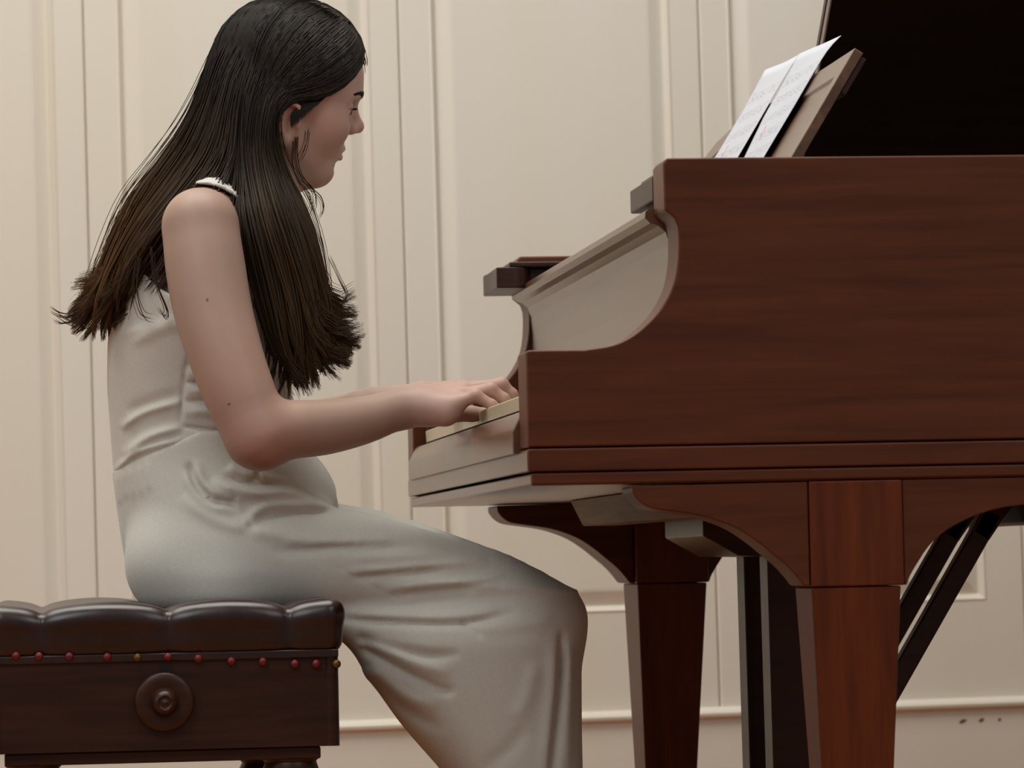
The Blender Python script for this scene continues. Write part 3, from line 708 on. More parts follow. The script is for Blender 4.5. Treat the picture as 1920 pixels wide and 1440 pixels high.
def cloth_mat(name, c1, c2):
    m = mat(name, c1, 0.85, 0.2, sheen=0.25)
    b = m.node_tree.nodes['Principled BSDF']
    tc = nd(m, 'ShaderNodeTexCoord'); mp = nd(m, 'ShaderNodeMapping'); mp.inputs['Rotation'].default_value = (0, R(28), 0)
    ln(m, tc, 'Object', mp, 0)
    w = nd(m, 'ShaderNodeTexWave', wave_type='BANDS', bands_direction='X'); w.inputs['Scale'].default_value = 150; w.inputs['Distortion'].default_value = 0.5; w.inputs['Detail'].default_value = 1
    ln(m, mp, 0, w, 0)
    n = nd(m, 'ShaderNodeTexNoise'); n.inputs['Scale'].default_value = 260; ln(m, tc, 'Object', n, 0)
    ad = nd(m, 'ShaderNodeMath', operation='ADD'); ln(m, w, 'Fac', ad, 0); ln(m, n, 0, ad, 1)
    r = ramp(m, [(0.35, c2), (0.75, c1)]); hf = nd(m, 'ShaderNodeMath', operation='MULTIPLY'); hf.inputs[1].default_value = 0.5
    ln(m, ad, 0, hf, 0); ln(m, hf, 0, r, 0); ln(m, r, 0, b, 'Base Color')
    bp = nd(m, 'ShaderNodeBump'); bp.inputs['Strength'].default_value = 0.25; bp.inputs['Distance'].default_value = 0.0006
    ln(m, ad, 0, bp, 'Height'); ln(m, bp, 0, b, 'Normal')
    return m
M['cloth'] = cloth_mat('cream_twill', lin(213, 209, 200), lin(197, 192, 182))
M['lining'] = mat('mauve_lining', lin(120, 92, 96), 0.8, 0.2)

# ---- head frame: x forward, y to her left, z up
def rotm(yaw, pitch, roll):
    return np.array(Matrix.Rotation(R(yaw), 3, 'Z') @ Matrix.Rotation(R(pitch), 3, 'Y') @ Matrix.Rotation(R(roll), 3, 'X'))
HR = rotm(9, 12.5, 13); HS = 0.945
HC = np.array([-.2125, YC, 1.1])
def Hd(x, y, z): return HC + HR @ (np.array([x, y, z], float) * HS)
HF = HR.T
Bd = Field()
def hell(c, r, k=.012, mode='u', fr=None):
    Bd.ell(Hd(*c), np.array(r) * HS, k, mode, HF if fr is None else fr @ HF)
def hcone(a, b, ra, rb, k=.01, mode='u', sc=(1, 1, 1)): Bd.cone(Hd(*a), Hd(*b), ra * HS, rb * HS, k, mode, sc, HF if sc != (1, 1, 1) else None)
hell((-.005, 0, .043), (.092, .073, .080), .02)
hell((.034, 0, .047), (.058, .060, .055), .02)
hell((.040, 0, -.018), (.047, .056, .070), .025)
for s_ in (-1, 1):
    hcone((.006, s_ * .050, -.040), (.058, s_ * .018, -.074), .017, .017, .02)
    hell((.053, s_ * .036, -.014), (.030, .026, .030), .02)
hcone((.062, -.008, -.079), (.062, .008, -.079), .0200, .0200, .018)
hcone((.080, -.006, .036), (.080, .006, .036), .010, .010, .015)
for s_ in (-1, 1):
    hcone((.079, s_ * .014, .033), (.066, s_ * .040, .031), .010, .009, .014)
    hell((.087, s_ * .031, .012), (.012, .016, .011), .014, 's')
    # lids over the eyeball
    hell((.0715, s_ * .031, .0125), (.0135, .0150, .0130), .006)
    hell((.0745, s_ * .0315, .0108), (.0150, .0150, .0046), .0015, 's')
# nose
hcone((.083, 0, .022), (.1005, 0, -.006), .0070, .0078, .010)
hell((.1015, 0, -.0095), (.0095, .0095, .0085), .007)
for s_ in (-1, 1):
    hell((.0915, s_ * .0105, -.0135), (.0095, .0068, .0078), .006)
    hell((.0935, s_ * .0062, -.0205), (.0048, .0028, .003), .002, 's')
    hell((.082, s_ * .020, -.018), (.006, .003, .010), .008, 's')
# mouth
hell((.076, 0, -.047), (.0125, .024, .018), .014)
LIP_U = [(.0745, -.0225, -.0475), (.0845, -.011, -.0425), (.0885, 0, -.0425), (.0845, .011, -.0425), (.0745, .0225, -.0475)]
LIP_L = [(.0745, -.0215, -.0485), (.0835, -.010, -.0540), (.0865, 0, -.0550), (.0835, .010, -.0540), (.0745, .0215, -.0485)]
for L_, r_ in ((LIP_U, (.003, .0046, .0044, .0046, .003)), (LIP_L, (.003, .0050, .0056, .0050, .003))):
    for i in range(4): hcone(L_[i], L_[i + 1], r_[i], r_[i + 1], .004)
for i in range(4):
    a = [(.0755, -.024, -.0478), (.0885, -.011, -.0478), (.0935, 0, -.0482), (.0885, .011, -.0478), (.0755, .024, -.0478)]
    hcone(a[i], a[i + 1], .0010, .0012, .0025, 's')
hell((.083, 0, -.0655), (.006, .016, .005), .010, 's')
# ears: rim, lobe and the hollow between
EZ = -.016
for s_ in (-1, 1):
    hell((-.004, s_ * .0705, -.001 + EZ), (.017, .006, .027), .008)
    rimp = [(.007, s_ * .071, .009), (.003, s_ * .076, .019), (-.007, s_ * .078, .023), (-.017, s_ * .080, .015), (-.018, s_ * .080, .002), (-.012, s_ * .078, -.015), (-.003, s_ * .074, -.026)]
    rimp = [(a, b, c + EZ) for a, b, c in rimp]
    for i in range(6): hcone(rimp[i], rimp[i + 1], .0036, .0036, .003)
    hell((-.003, s_ * .074, -.028 + EZ), (.007, .004, .0085), .005)
    hell((-.003, s_ * .080, .004 + EZ), (.009, .006, .014), .004, 's')
    hell((.008, s_ * .074, -.004 + EZ), (.004, .004, .006), .004)
# neck and shoulders
nb = N(425, 396, YC)
Bd.chain([Hd(-.022, 0, -.035), Hd(-.030, 0, -.085), nb], [.052, .050, .058], .03)
Bd.cone(Hd(.02, 0, -.075), N(470, 400, YC), .030, .035, .03)
SH = N(376, 428, .562); SL = N(376, 428, YC + (YC - .562)); SL[0] = SH[0]; SL[2] = SH[2]
for S_ in (SH, SL):
    Bd.cone(nb + np.array([-.012, 0, .0]), S_ + np.array([-.002, 0, .008]), .046, .034, .04)
# trunk: stacked sections (row in the picture, back edge, front edge, half width)
TRUNK = [(360, 372, 452, .070), (385, 320, 480, .115), (420, 280, 505, .138), (480, 245, 530, .148), (560, 217, 548, .148), (640, 203, 548, .144), (720, 202, 545, .134),
         (800, 208, 545, .132), (870, 213, 560, .142), (940, 222, 590, .160), (1010, 232, 600, .176), (1080, 246, 590, .186), (1125, 262, 570, .182), (1150, 300, 540, .160)]
tz = np.array([P(400, r[0], YC).z for r in TRUNK])[::-1]
tb = np.array([P(r[1], r[0], YC).x for r in TRUNK])[::-1]; tf = np.array([P(r[2], r[0], YC).x for r in TRUNK])[::-1]; tw = np.array([r[3] for r in TRUNK])[::-1]
def smooth_table(z, v):
    zz = np.linspace(z[0], z[-1], 160); vv = np.interp(zz, z, v)
    ker = np.exp(-np.linspace(-2, 2, 13) ** 2); ker /= ker.sum()
    vp = np.concatenate([np.full(6, vv[0]), vv, np.full(6, vv[-1])]); vv2 = np.convolve(vp, ker, 'valid')
    return zz, vv2
_zt, _bk = smooth_table(tz, tb); _, _fr = smooth_table(tz, tf); _, _wd = smooth_table(tz, tw)
def trunk(inset, pw=2.05):
    def fn(x, y, z):
        zz = np.clip(z, _zt[0], _zt[-1])
        b, f, w = np.interp(zz, _zt, _bk), np.interp(zz, _zt, _fr), np.interp(zz, _zt, _wd)
        c, a = (b + f) / 2, (f - b) / 2
        u = np.abs((x - c) / a) ** pw + np.abs((y - YC) / w) ** pw
        d = (u ** (1 / pw) - 1) * np.minimum(a, w) * .92
        cap = np.maximum(z - _zt[-1], _zt[0] - z)
        return np.maximum(d, cap) + inset
    return fn
tlo = (_bk.min(), YC - _wd.max(), _zt[0]); thi = (_fr.max(), YC + _wd.max(), _zt[-1])
Bd.add(trunk(.006), tlo, thi, .02)
# right arm
EL = N(484, 818, .492); WR = N(776, 761, .572)
ra_pts = [SH, N(385, 500, .548), N(400, 585, .532), N(428, 680, .512), N(456, 755, .500), EL]
Bd.chain(ra_pts, [.0465, .0485, .0475, .0445, .0425, .037], .02)
Bd.cone(N(486, 834, .488), N(494, 846, .489), .026, .0165, .016)
fa = [EL, N(545, 806, .505), N(610, 801, .524), N(680, 788, .546), N(735, 771, .561), WR]
Bd.chain(fa, [.036, .0355, .0335, .0295, .0255, .0225], .018)
# left arm, mostly behind the right one
ELl = N(500, 800, .955); WRl = N(762, 752, .905)
ELl = np.array([EL[0] - .0, .955, EL[2] + .005])
Bd.chain([SL, (SL + ELl) / 2 + np.array([-.004, .005, 0]), ELl], [.0455, .044, .037], .02)
WRl = np.array([WR[0] - .025, .90, WR[2] + .012])
Bd.chain([ELl, ELl * .6 + WRl * .4, WRl], [.036, .033, .0225], .018)
# hands
def hand(w, mcp, pip, dip, tip, th, flip, rr=1.0):
    n = len(mcp)
    kn = [np.array(p) for p in mcp]
    d0 = np.mean(kn, 0) - w; d0 /= np.linalg.norm(d0)
    side = kn[-1] - kn[0]; side -= d0 * (side @ d0); side /= np.linalg.norm(side); up = np.cross(d0, side)
    if up[2] < 0: up = -up
    Bd.cone(w - d0 * .015, w + d0 * .012, .0225 * rr, .0215 * rr, .014)
    for i, p in enumerate(kn):                          # metacarpals fan out of the wrist
        off = (i - (n - 1) / 2) * .0095
        Bd.cone(w + d0 * .008 + side * off, p, .0165 * rr, (.0108, .0112, .0115, .0112)[i] * rr, .012)
        Bd.cone(w + d0 * .018 + side * off - up * .006, p - d0 * .006 - up * .009, .0145 * rr, .0095 * rr, .012)
    Bd.cone(w + d0 * .014 - side * .018 - up * .008, kn[0] - d0 * .016 - up * .012, .0135 * rr, .0120 * rr, .014)   # heel of the hand
    for i in range(n):
        f = (.90, .98, 1.02, 1.0)[i] * rr
        Bd.cone(kn[i], pip[i], .0098 * f, .0086 * f, .006)
        Bd.ell(pip[i], (.0088 * f,) * 3, .004)
        Bd.cone(pip[i], dip[i], .0084 * f, .0074 * f, .003)
        Bd.cone(dip[i], tip[i], .0074 * f, .0060 * f, .003)
    Bd.cone(w + d0 * .02 + side * .014 - up * .006, th[0], .0160 * rr, .0125 * rr, .014)
    Bd.cone(th[0], th[1], .0115 * rr, .0095 * rr, .006)
    Bd.cone(th[1], th[2], .0095 * rr, .0070 * rr, .004)
# little finger first
R_mcp = [N(855, 757, .545), N(862, 742, .562), N(868, 733, .582), N(868, 730, .602)]
R_pip = [N(892, 742, .541), N(920, 731, .556), N(940, 722, .578), N(934, 724, .604)]
R_dip = [N(922, 759, .538), N(945, 748, .555), N(960, 740, .578), N(955, 744, .606)]
R_tip = [N(934, 766, .537), N(956, 759, .555), N(967, 757, .578), N(964, 760, .607)]
R_th = [N(838, 775, .628), N(885, 776, .640), N(925, 776, .640)]
hand(WR, R_mcp, R_pip, R_dip, R_tip, R_th, 1)
def mir(pts, dx, dy, dz): return [np.array([p[0] + dx, (YC + .005) * 2 - p[1] + dy, p[2] + dz]) for p in pts]
hand(WRl, mir(R_mcp, -.024, .03, .012), mir(R_pip, -.026, .03, .012), mir(R_dip, -.026, .03, .008), mir(R_tip, -.026, .03, .0), mir(R_th, -.024, .03, .004), -1)
lo = np.array([_bk.min() - .03, .40, P(400, 1000, YC).z]); hi = np.array([N(985, 760, .55)[0] + .01, 1.07, Hd(0, 0, .14)[2]])
V, Q = Bd.mesh(lo, hi, .0022, newton=2, smooth=1)
hand_w = np.clip((V[:, 0] - WR[0] + .02) / .02, 0, 1); head_w = np.clip((.17 - np.linalg.norm(V - HC, axis=1)) / .03, 0, 1)
V2 = laplace(V, Q, 14); wk = (1 - np.maximum(hand_w, head_w))[:, None]; V = V * (1 - wk) + V2 * wk
me = np_mesh('body', V, Q)
# skin tone: face lightened to stand in for missing light, pink lips, cheeks, elbow, fingers
base = np.array(lin(166, 136, 120)[:3]); col = np.tile(base, (len(V), 1))
def tint(w, c):
    global col
    col = col * (1 - w[:, None]) + np.array(lin(*c)[:3]) * w[:, None]
LV = (V - HC) @ HR / HS
def seg_d(p, a, b):
    a, b = np.array(a), np.array(b); ba = b - a; h = np.clip((p - a) @ ba / (ba @ ba), 0, 1); return np.linalg.norm(p - a - h[:, None] * ba, axis=1)
near_head = np.linalg.norm(V - HC, axis=1) < .16
g = lambda d, s: np.exp(-(d / s) ** 2)
hd = np.clip((.15 - np.linalg.norm(V - HC, axis=1)) / .04, 0, 1); tint(.65 * hd, (206, 168, 152))
ck = np.minimum(np.linalg.norm(LV - np.array([.055, -.05, -.02]), axis=1), np.linalg.norm(LV - np.array([.055, .05, -.02]), axis=1))
tint(.5 * g(ck, .03) * near_head, (190, 140, 126))
tint(.45 * g(np.linalg.norm(LV - np.array([.105, 0, -.01]), axis=1), .012), (205, 140, 122))
for L_, wd in ((LIP_U, .0052), (LIP_L, .0064)):
    d = np.min([seg_d(LV, L_[i], L_[i + 1]) for i in range(4)], 0); tint(.85 * np.clip((wd - d) / .0016, 0, 1) * (LV[:, 0] > .07), (176, 92, 88))
el = np.linalg.norm(V - N(498, 842, .47), axis=1); tint(.6 * g(el, .035), (180, 112, 96))
tint(.35 * g(np.linalg.norm(V - N(455, 700, .47), axis=1), .07), (184, 140, 124))
for pt in R_pip + R_dip: tint(.3 * g(np.linalg.norm(V - pt, axis=1), .012), (190, 128, 112))
tint(.5 * np.clip((V[:, 0] - WR[0] + .03) / .05, 0, 1), (200, 160, 148))
tint(.5 * g(np.linalg.norm(LV - np.array([-.004, -.078, 0]), axis=1), .03), (200, 132, 116))
w_ = np.clip(1.3 - np.sqrt(((V[:, 0] - N(316, 545, .6)[0]) / .016) ** 2 + ((V[:, 2] - N(316, 545, .6)[2]) / .011) ** 2), 0, .8) * (V[:, 1] < .66) * (V[:, 1] > .545); tint(w_, (104, 84, 88))   # edge of the undergarment
# two small moles
for x, y in ((430, 757), (391, 558)): tint((np.linalg.norm((V - N(x, y, .455))[:, [0, 2]], axis=1) < .0017) * (V[:, 1] < .52) * 1.0, (80, 50, 40))
ca = me.color_attributes.new('tone', 'FLOAT_COLOR', 'POINT')
ca.data.foreach_set('color', np.concatenate([col, np.ones((len(V), 1))], 1).astype(np.float32).ravel())
body = link('body', me, M['skin'], pers)
# ---- eyes
def eye_mat():
    m = mat('eye', lin(225, 218, 210), 0.15, 0.5)
    b = m.node_tree.nodes['Principled BSDF']; at = nd(m, 'ShaderNodeVertexColor'); at.layer_name = 'iris'; ln(m, at, 0, b, 'Base Color'); return m
M['eye'] = eye_mat()
gaze = HR @ np.array([.97, -.20, -.10]); gaze /= np.linalg.norm(gaze)
for s_ in (-1, 1):
    c = Hd(.0715, s_ * .031, .0120); v, f = [], []; nu, nv = 24, 16; r_ = .0121
    for j in range(nv + 1):
        for i in range(nu):
            a, b = 2 * math.pi * i / nu, math.pi * j / nv
            v.append(np.array([math.sin(b) * math.cos(a), math.sin(b) * math.sin(a), math.cos(b)]))
    v = np.array(v); ang = np.arccos(np.clip(v @ gaze, -1, 1)); bulge = 1 + .06 * np.exp(-(ang / .4) ** 2)
    colr = np.tile(np.array(lin(214, 205, 198)), (len(v), 1)); colr[ang < .52] = lin(58, 52, 44); colr[ang < .24] = lin(8, 8, 8)
    q = np.array([(j * nu + i, j * nu + nu + i, j * nu + nu + (i + 1) % nu, j * nu + (i + 1) % nu) for j in range(nv) for i in range(nu)])
    me = np_mesh('eyeball', c + v * bulge[:, None] * r_, q); n_ = len(me.vertices)
    ca = me.color_attributes.new('iris', 'FLOAT_COLOR', 'POINT'); ca.data.foreach_set('color', colr.astype(np.float32).ravel())
    link('eyeball', me, M['eye'], pers)
# ---- strands: tapered three sided tubes
def tubes(paths, rad, cols):
    """paths (n,k,3), rad (n,k), cols (n,k,3)"""
    n, k, _ = paths.shape
    T = np.gradient(paths, axis=1); T /= np.linalg.norm(T, axis=2, keepdims=True) + 1e-9
    ref = np.array([0.3, 1.0, 0.2]); ref /= np.linalg.norm(ref)
    A = np.cross(T, ref); A /= np.linalg.norm(A, axis=2, keepdims=True) + 1e-9; Bn = np.cross(T, A)
    ring = []
    for j in range(3):
        a = 2 * math.pi * j / 3; ring.append(paths + (A * math.cos(a) + Bn * math.sin(a)) * rad[:, :, None])
    V = np.stack(ring, 2).reshape(-1, 3)
    i0 = (np.arange(n)[:, None, None] * k + np.arange(k - 1)[None, :, None]) * 3 + np.arange(3)[None, None, :]
    j1 = (np.arange(3) + 1) % 3; i1 = (np.arange(n)[:, None, None] * k + np.arange(k - 1)[None, :, None]) * 3 + j1[None, None, :]
    Q = np.stack([i0, i1, i1 + 3, i0 + 3], -1).reshape(-1, 4)
    C = np.repeat(cols.reshape(-1, 3), 3, axis=0)
    return V, Q, C
def strand_obj(name, V, Q, C, material, parent):
    me = np_mesh(name, V, Q); ca = me.color_attributes.new('shade', 'FLOAT_COLOR', 'POINT')
    ca.data.foreach_set('color', np.concatenate([C, np.ones((len(C), 1))], 1).astype(np.float32).ravel()); return link(name, me, material, parent)
def hair_mat():
    m = mat('dark_brown_hair', lin(40, 28, 20), 0.5, 0.22)
    b = m.node_tree.nodes['Principled BSDF']; at = nd(m, 'ShaderNodeVertexColor'); at.layer_name = 'shade'; ln(m, at, 0, b, 'Base Color')
    b.inputs['Anisotropic'].default_value = 0.4
    return m
M['hair'] = hair_mat()
def resample(path, k):
    p = np.array(curve_pts(path, 8)); d = np.concatenate([[0], np.cumsum(np.linalg.norm(np.diff(p, axis=0), axis=1))]); t = np.linspace(0, d[-1], k)
    return np.stack([np.interp(t, d, p[:, i]) for i in range(3)], 1)
K = 28
# locks seen from her right side: (spot in the picture, distance from the middle of the head), from the forehead to the back
NEAR = {
 0.00: [(684, 96, -.012), (668, 118, -.030), (640, 143, -.046), (606, 168, -.060), (572, 180, -.071), (545, 187, -.078), (520, 208, -.081), (512, 245, -.081), (518, 295, -.077), (545, 350, -0.093), (572, 400, -0.117), (596, 470, -0.125), (616, 550, -0.125), (630, 625, -0.125), (638, 674, -0.125)],
 0.10: [(676, 70, -.006), (655, 92, -.030), (622, 120, -.050), (585, 148, -.066), (548, 166, -.078), (514, 192, -.085), (502, 250, -.086), (520, 325, -0.091), (545, 395, -0.123), (575, 470, -0.134), (600, 560, -0.134), (612, 640, -0.134), (602, 708, -0.134)],
 0.22: [(658, 42, -.003), (625, 66, -.030), (585, 98, -.055), (545, 138, -.074), (512, 185, -.084), (498, 245, -.088), (500, 315, -0.092), (522, 395, -0.133), (552, 480, -0.145), (578, 580, -0.145), (588, 660, -0.145), (578, 728, -0.145)],
 0.35: [(636, 22, 0), (596, 42, -.030), (550, 80, -.058), (512, 130, -.077), (486, 190, -.086), (476, 255, -.090), (482, 330, -0.105), (502, 415, -0.154), (530, 510, -0.157), (552, 610, -0.157), (562, 739, -0.157)],
 0.48: [(612, 8, 0), (566, 26, -.030), (516, 70, -.060), (478, 130, -.079), (458, 200, -.087), (452, 270, -.092), (458, 340, -0.119), (474, 430, -0.168), (498, 530, -0.168), (520, 630, -0.168), (536, 754, -0.168)],
 0.54: [(596, 2, 0), (546, 20, -.030), (496, 66, -.060), (456, 130, -.079), (436, 200, -.088), (428, 270, -.094), (405, 325, -.10), (352, 378, -.12), (290, 446, -.125), (252, 530, -.11), (238, 618, -.10)],
 0.64: [(582, -3, 0), (530, 14, -.030), (476, 62, -.060), (434, 130, -.078), (412, 205, -.086), (390, 275, -.090), (355, 335, -.095), (302, 405, -.11), (250, 480, -.11), (228, 550, -.09), (228, 632, -.08)],
 0.78: [(562, -8, 0), (506, 8, -.026), (452, 56, -.050), (416, 126, -.064), (394, 205, -.070), (364, 278, -.074), (320, 345, -.080), (272, 415, -.085), (232, 495, -.080), (206, 570, -.07), (204, 648, -.06)],
 0.90: [(540, -9, 0), (486, 4, -.014), (434, 48, -.026), (402, 112, -.032), (384, 185, -.036), (352, 258, -.040), (306, 326, -.045), (254, 400, -.05), (214, 480, -.05), (180, 560, -.045), (170, 640, -.04)],
 1.00: [(520, -9, 0), (466, 8, .0), (424, 48, 0), (397, 105, .0), (378, 170, 0), (348, 240, 0), (304, 306, 0), (254, 372, 0), (216, 450, 0), (184, 525, 0), (150, 606, 0)]}
keys_ = sorted(NEAR)
GP = np.stack([resample([P(x, y, YC + d) for x, y, d in NEAR[k]], K) for k in keys_])
def guide(s):
    s = np.clip(s, 0, 1); j = np.clip(np.searchsorted(keys_, s, side='right') - 1, 0, len(keys_) - 2)
    k0 = np.array(keys_)[j]; k1 = np.array(keys_)[j + 1]; w = ((s - k0) / (k1 - k0))
    return GP[j] * (1 - w)[:, None, None] + GP[j + 1] * w[:, None, None]
tt = np.linspace(0, 1, K)
def lump(s, t, seed):
    r2 = np.random.default_rng(seed); out = 0
    for fr in (9, 17, 31): out = out + np.sin(s * fr * 6.28 + r2.uniform(0, 6) + 1.6 * np.sin(t * 3 + r2.uniform(0, 6))) / fr
    return out * 9
HE_C, HE_R = Hd(-.008, 0, .048), np.array((.097, .0785, .086)) * HS
def push_out(q, amt):
    """keep the hair outside of the skull"""
    l = (q - HE_C) @ HR / (HE_R + amt[..., None]); k0 = np.linalg.norm(l, axis=-1, keepdims=True)
    l = np.where(k0 < 1, l / np.maximum(k0, .2), l); return HE_C + (l * (HE_R + amt[..., None])) @ HR.T
def locks(n, far, seed):
    r = np.random.default_rng(seed); t = tt[None, :]
    nc = 190                                            # strands gather in locks that tighten towards the ends
    sc = np.where(np.arange(nc) < nc * .56, r.uniform(0, .505, nc), np.minimum(r.uniform(.522, 1.06, nc), 1)); dc = r.random(nc) ** 1.2
    ci = r.integers(0, nc, n); s0 = sc[ci]; s = np.clip(s0 + r.normal(0, .028, n), 0, 1)
    s = np.where(s0 < .515, np.minimum(s, .508), np.maximum(s, .520))
    w = (.15 + .80 * np.clip((t - .35) / .62, 0, 1) ** 1.2)
    p = guide(s) * (1 - w[:, :, None]) + guide(s0) * w[:, :, None]
    depth = np.clip(dc[ci] + r.normal(0, .10, n), 0, 1)[:, None]
    y = p[:, :, 1] + depth * (.050 * np.clip((t - .30) / .4, 0, 1)) + r.normal(0, .003, (n, 1)) * t * (1.2 - t)
    x = p[:, :, 0] + (r.normal(0, .004, nc)[ci])[:, None] * t + r.normal(0, .0018, (n, 1)) * np.sin(np.pi * np.clip(t * 1.05, 0, 1)) + r.normal(0, .0007, (n, 1)) * t
    z = p[:, :, 2] + .003 * r.normal(0, 1, (n, 1)) * np.sin(np.pi * t)
    ph = r.uniform(0, 6.28, nc)[ci][:, None]; am = (.0015 + .0045 * r.random(nc))[ci][:, None]
    x = x + am * np.sin(ph + 11 * t) * t * t; y = y + am * np.cos(ph + 9 * t) * t
    q = np.stack([x, y, z], 2)
    L_ = (1 - .10 * r.random(nc)[ci] ** 1.5 - .03 * r.random(n) ** 2)[:, None]
    ti = np.clip(t * L_, 0, 1) * (K - 1); i0 = np.clip(ti.astype(int), 0, K - 2); w = (ti - i0)[:, :, None]
    q = np.take_along_axis(q, i0[:, :, None].repeat(3, 2), 1) * (1 - w) + np.take_along_axis(q, (i0 + 1)[:, :, None].repeat(3, 2), 1) * w
    # every lock hooks at its end
    front = (s0 < .515)[:, None]; cu = np.abs(r.normal(0, 1, nc))[ci]; sg = np.where(s0 < .515, np.where(s0 < .3, 1, np.sign(r.normal(.2, 1, nc))[ci]), np.where(s0 > .85, -1, np.sign(r.normal(.3, 1, nc))[ci]))
    kh = int(K * .86); turn = sg * np.where(s0 < .2, .45 + 1.0 * cu, np.where(s0 < .515, .15 + .35 * cu, .15 + .40 * cu)) * (.90 + .2 * r.random(n))          # total angle in radians, towards +X when positive
    for k in range(kh, K):
        d = q[:, k - 1] - q[:, k - 2] if k > kh else q[:, k] - q[:, k - 1]
        ln_ = np.linalg.norm(d, axis=1); f_ = (k - kh) / (K - kh); a = turn / (K - kh) * 2 * f_
        ca_, sa_ = np.cos(a), np.sin(a); dx_, dz_ = d[:, 0], d[:, 2]
        q[:, k, 0] = q[:, k - 1, 0] + dx_ * ca_ - dz_ * sa_; q[:, k, 2] = q[:, k - 1, 2] + dx_ * sa_ + dz_ * ca_; q[:, k, 1] = q[:, k - 1, 1] + d[:, 1]
    fly = (r.random(n) < .05)[:, None] * np.abs(r.normal(0, 1, (n, 1)))           # stray hairs lift off the outline
    q[:, :, 0] += np.where(front, 1, -1) * fly * .007 * np.sin(np.pi * np.clip((t - .25) / .75, 0, 1)); q[:, :, 2] += fly * .004 * t
    if far: q[:, :, 1] = 2 * (YC + .002) - q[:, :, 1]
    q = push_out(q, .002 + .004 * (1 - depth) + r.normal(0, .0006, (n, 1)) + 0 * t)
    rad = np.where(fly > 0, .45, 1) * (.00075 + .00055 * r.random((n, 1))) * np.minimum(1, (1 - t) * 7 + .15) * np.ones((n, K))
    v = (.6 * r.random(nc)[ci] + .4 * r.random(n))[:, None, None]; tip = np.clip((t - .35) / .6, 0, 1)[:, :, None] * np.ones((n, 1, 1))
    c0, c1, c2 = np.array(lin(26, 20, 15)[:3]), np.array(lin(44, 34, 23)[:3]), np.array(lin(122, 84, 46)[:3])
    back = np.clip((s - .52) / .4, 0, 1)[:, None, None]; mixw = tip * (.14 + .12 * v + .62 * back * (.35 + .65 * v))
    return q, rad, (c0 * (1 - v) + c1 * v) * (1 - mixw) + c2 * mixw
parts_ = [tubes(*locks(7200, False, 11)), tubes(*locks(2200, True, 12))]
# wisps
r = np.random.default_rng(5)
W_ = [[(150, 585, -.02), (130, 592, -.02), (112, 590, -.02), (95, 580, -.02)], [(165, 575, -.02), (140, 598, -.02), (118, 603, -.02), (104, 596, -.02)], [(160, 590, -.03), (145, 604, -.03), (128, 602, -.03), (108, 588, -.03)],
      [(612, 560, -.08), (636, 570, -.08), (648, 552, -.08), (634, 520, -.08), (615, 480, -.07)], [(625, 600, -.08), (645, 605, -.08), (652, 596, -.08)],
      [(616, 640, -.08), (634, 668, -.08), (648, 664, -.08), (648, 650, -.08), (636, 644, -.08)], [(610, 630, -.09), (626, 662, -.09), (642, 672, -.09), (650, 656, -.09), (640, 645, -.09)], [(590, 660, -.09), (600, 690, -.09), (594, 694, -.09), (582, 684, -.09)], [(560, 690, -.09), (580, 712, -.09), (564, 718, -.09), (548, 712, -.09)],
      [(556, 255, -.074), (555, 290, -.068), (563, 325, -.060), (580, 350, -.055), (600, 370, -.05), (604, 392, -.05), (596, 408, -.05)], [(552, 262, -.075), (550, 300, -.068), (560, 335, -.06), (582, 360, -.055), (586, 385, -.05), (578, 405, -.05)],
      [(575, 245, -.072), (570, 275, -.07), (558, 300, -.07)],
      [(262, 480, -.12), (255, 540, -.13), (268, 590, -.135), (290, 600, -.14)], [(285, 470, -.14), (292, 530, -.15), (312, 585, -.155), (308, 598, -.155), (296, 580, -.15)],
      [(679, 96, -.004), (682, 110, -.004), (683, 126, -.004)], [(681, 92, .0), (685, 106, 0), (685, 119, 0)]]
wp, wr = [], []
for w in W_:
    for j in range(6):
        o = r.normal(0, 3.0, (1, 3)) * np.array([1, 1, .0006])
        wp.append(resample([P(x + o[0, 0], y + o[0, 1], YC + d + o[0, 2]) for x, y, d in w], K) + np.linspace(0, 1, K)[:, None] * r.normal(0, .0016, 3)); wr.append((.0003 + .0003 * r.random()) * np.minimum(1, (1 - tt) * 6 + .15))
wp = np.array(wp); wr = np.array(wr); wc = np.tile(np.array(lin(58, 42, 28)[:3]), (len(wp), K, 1))
parts_.append(tubes(wp, wr, wc))
# side hair in front of the ear
sb, sr = [], []
for i in range(420):
    a = r.random(); b = r.random()
    x0, y0 = 560 + 75 * a, 196 - 42 * a
    pts = [(x0, y0, -.0725 + .020 * a), (x0 - 14, y0 + 18, -.0735 + .012 * a), (x0 - 16 - 10 * a, y0 + 30 + 22 * b * (1 - a), -.0745 + .010 * a)]
    sb.append(resample([P(x, y, YC + d) for x, y, d in pts], K)); sr.append(.0006 * np.minimum(1, (1 - tt) * 3 + .1))
parts_.append(tubes(np.array(sb), np.array(sr), np.tile(np.array(lin(34, 28, 22)[:3]), (len(sb), K, 1))))
off = 0; VV, QQ, CC = [], [], []
for v_, q_, c_ in parts_: VV.append(v_); QQ.append(q_ + off); CC.append(c_); off += len(v_)
hair = strand_obj('hair', np.concatenate(VV), np.concatenate(QQ), np.concatenate(CC), M['hair'], pers)
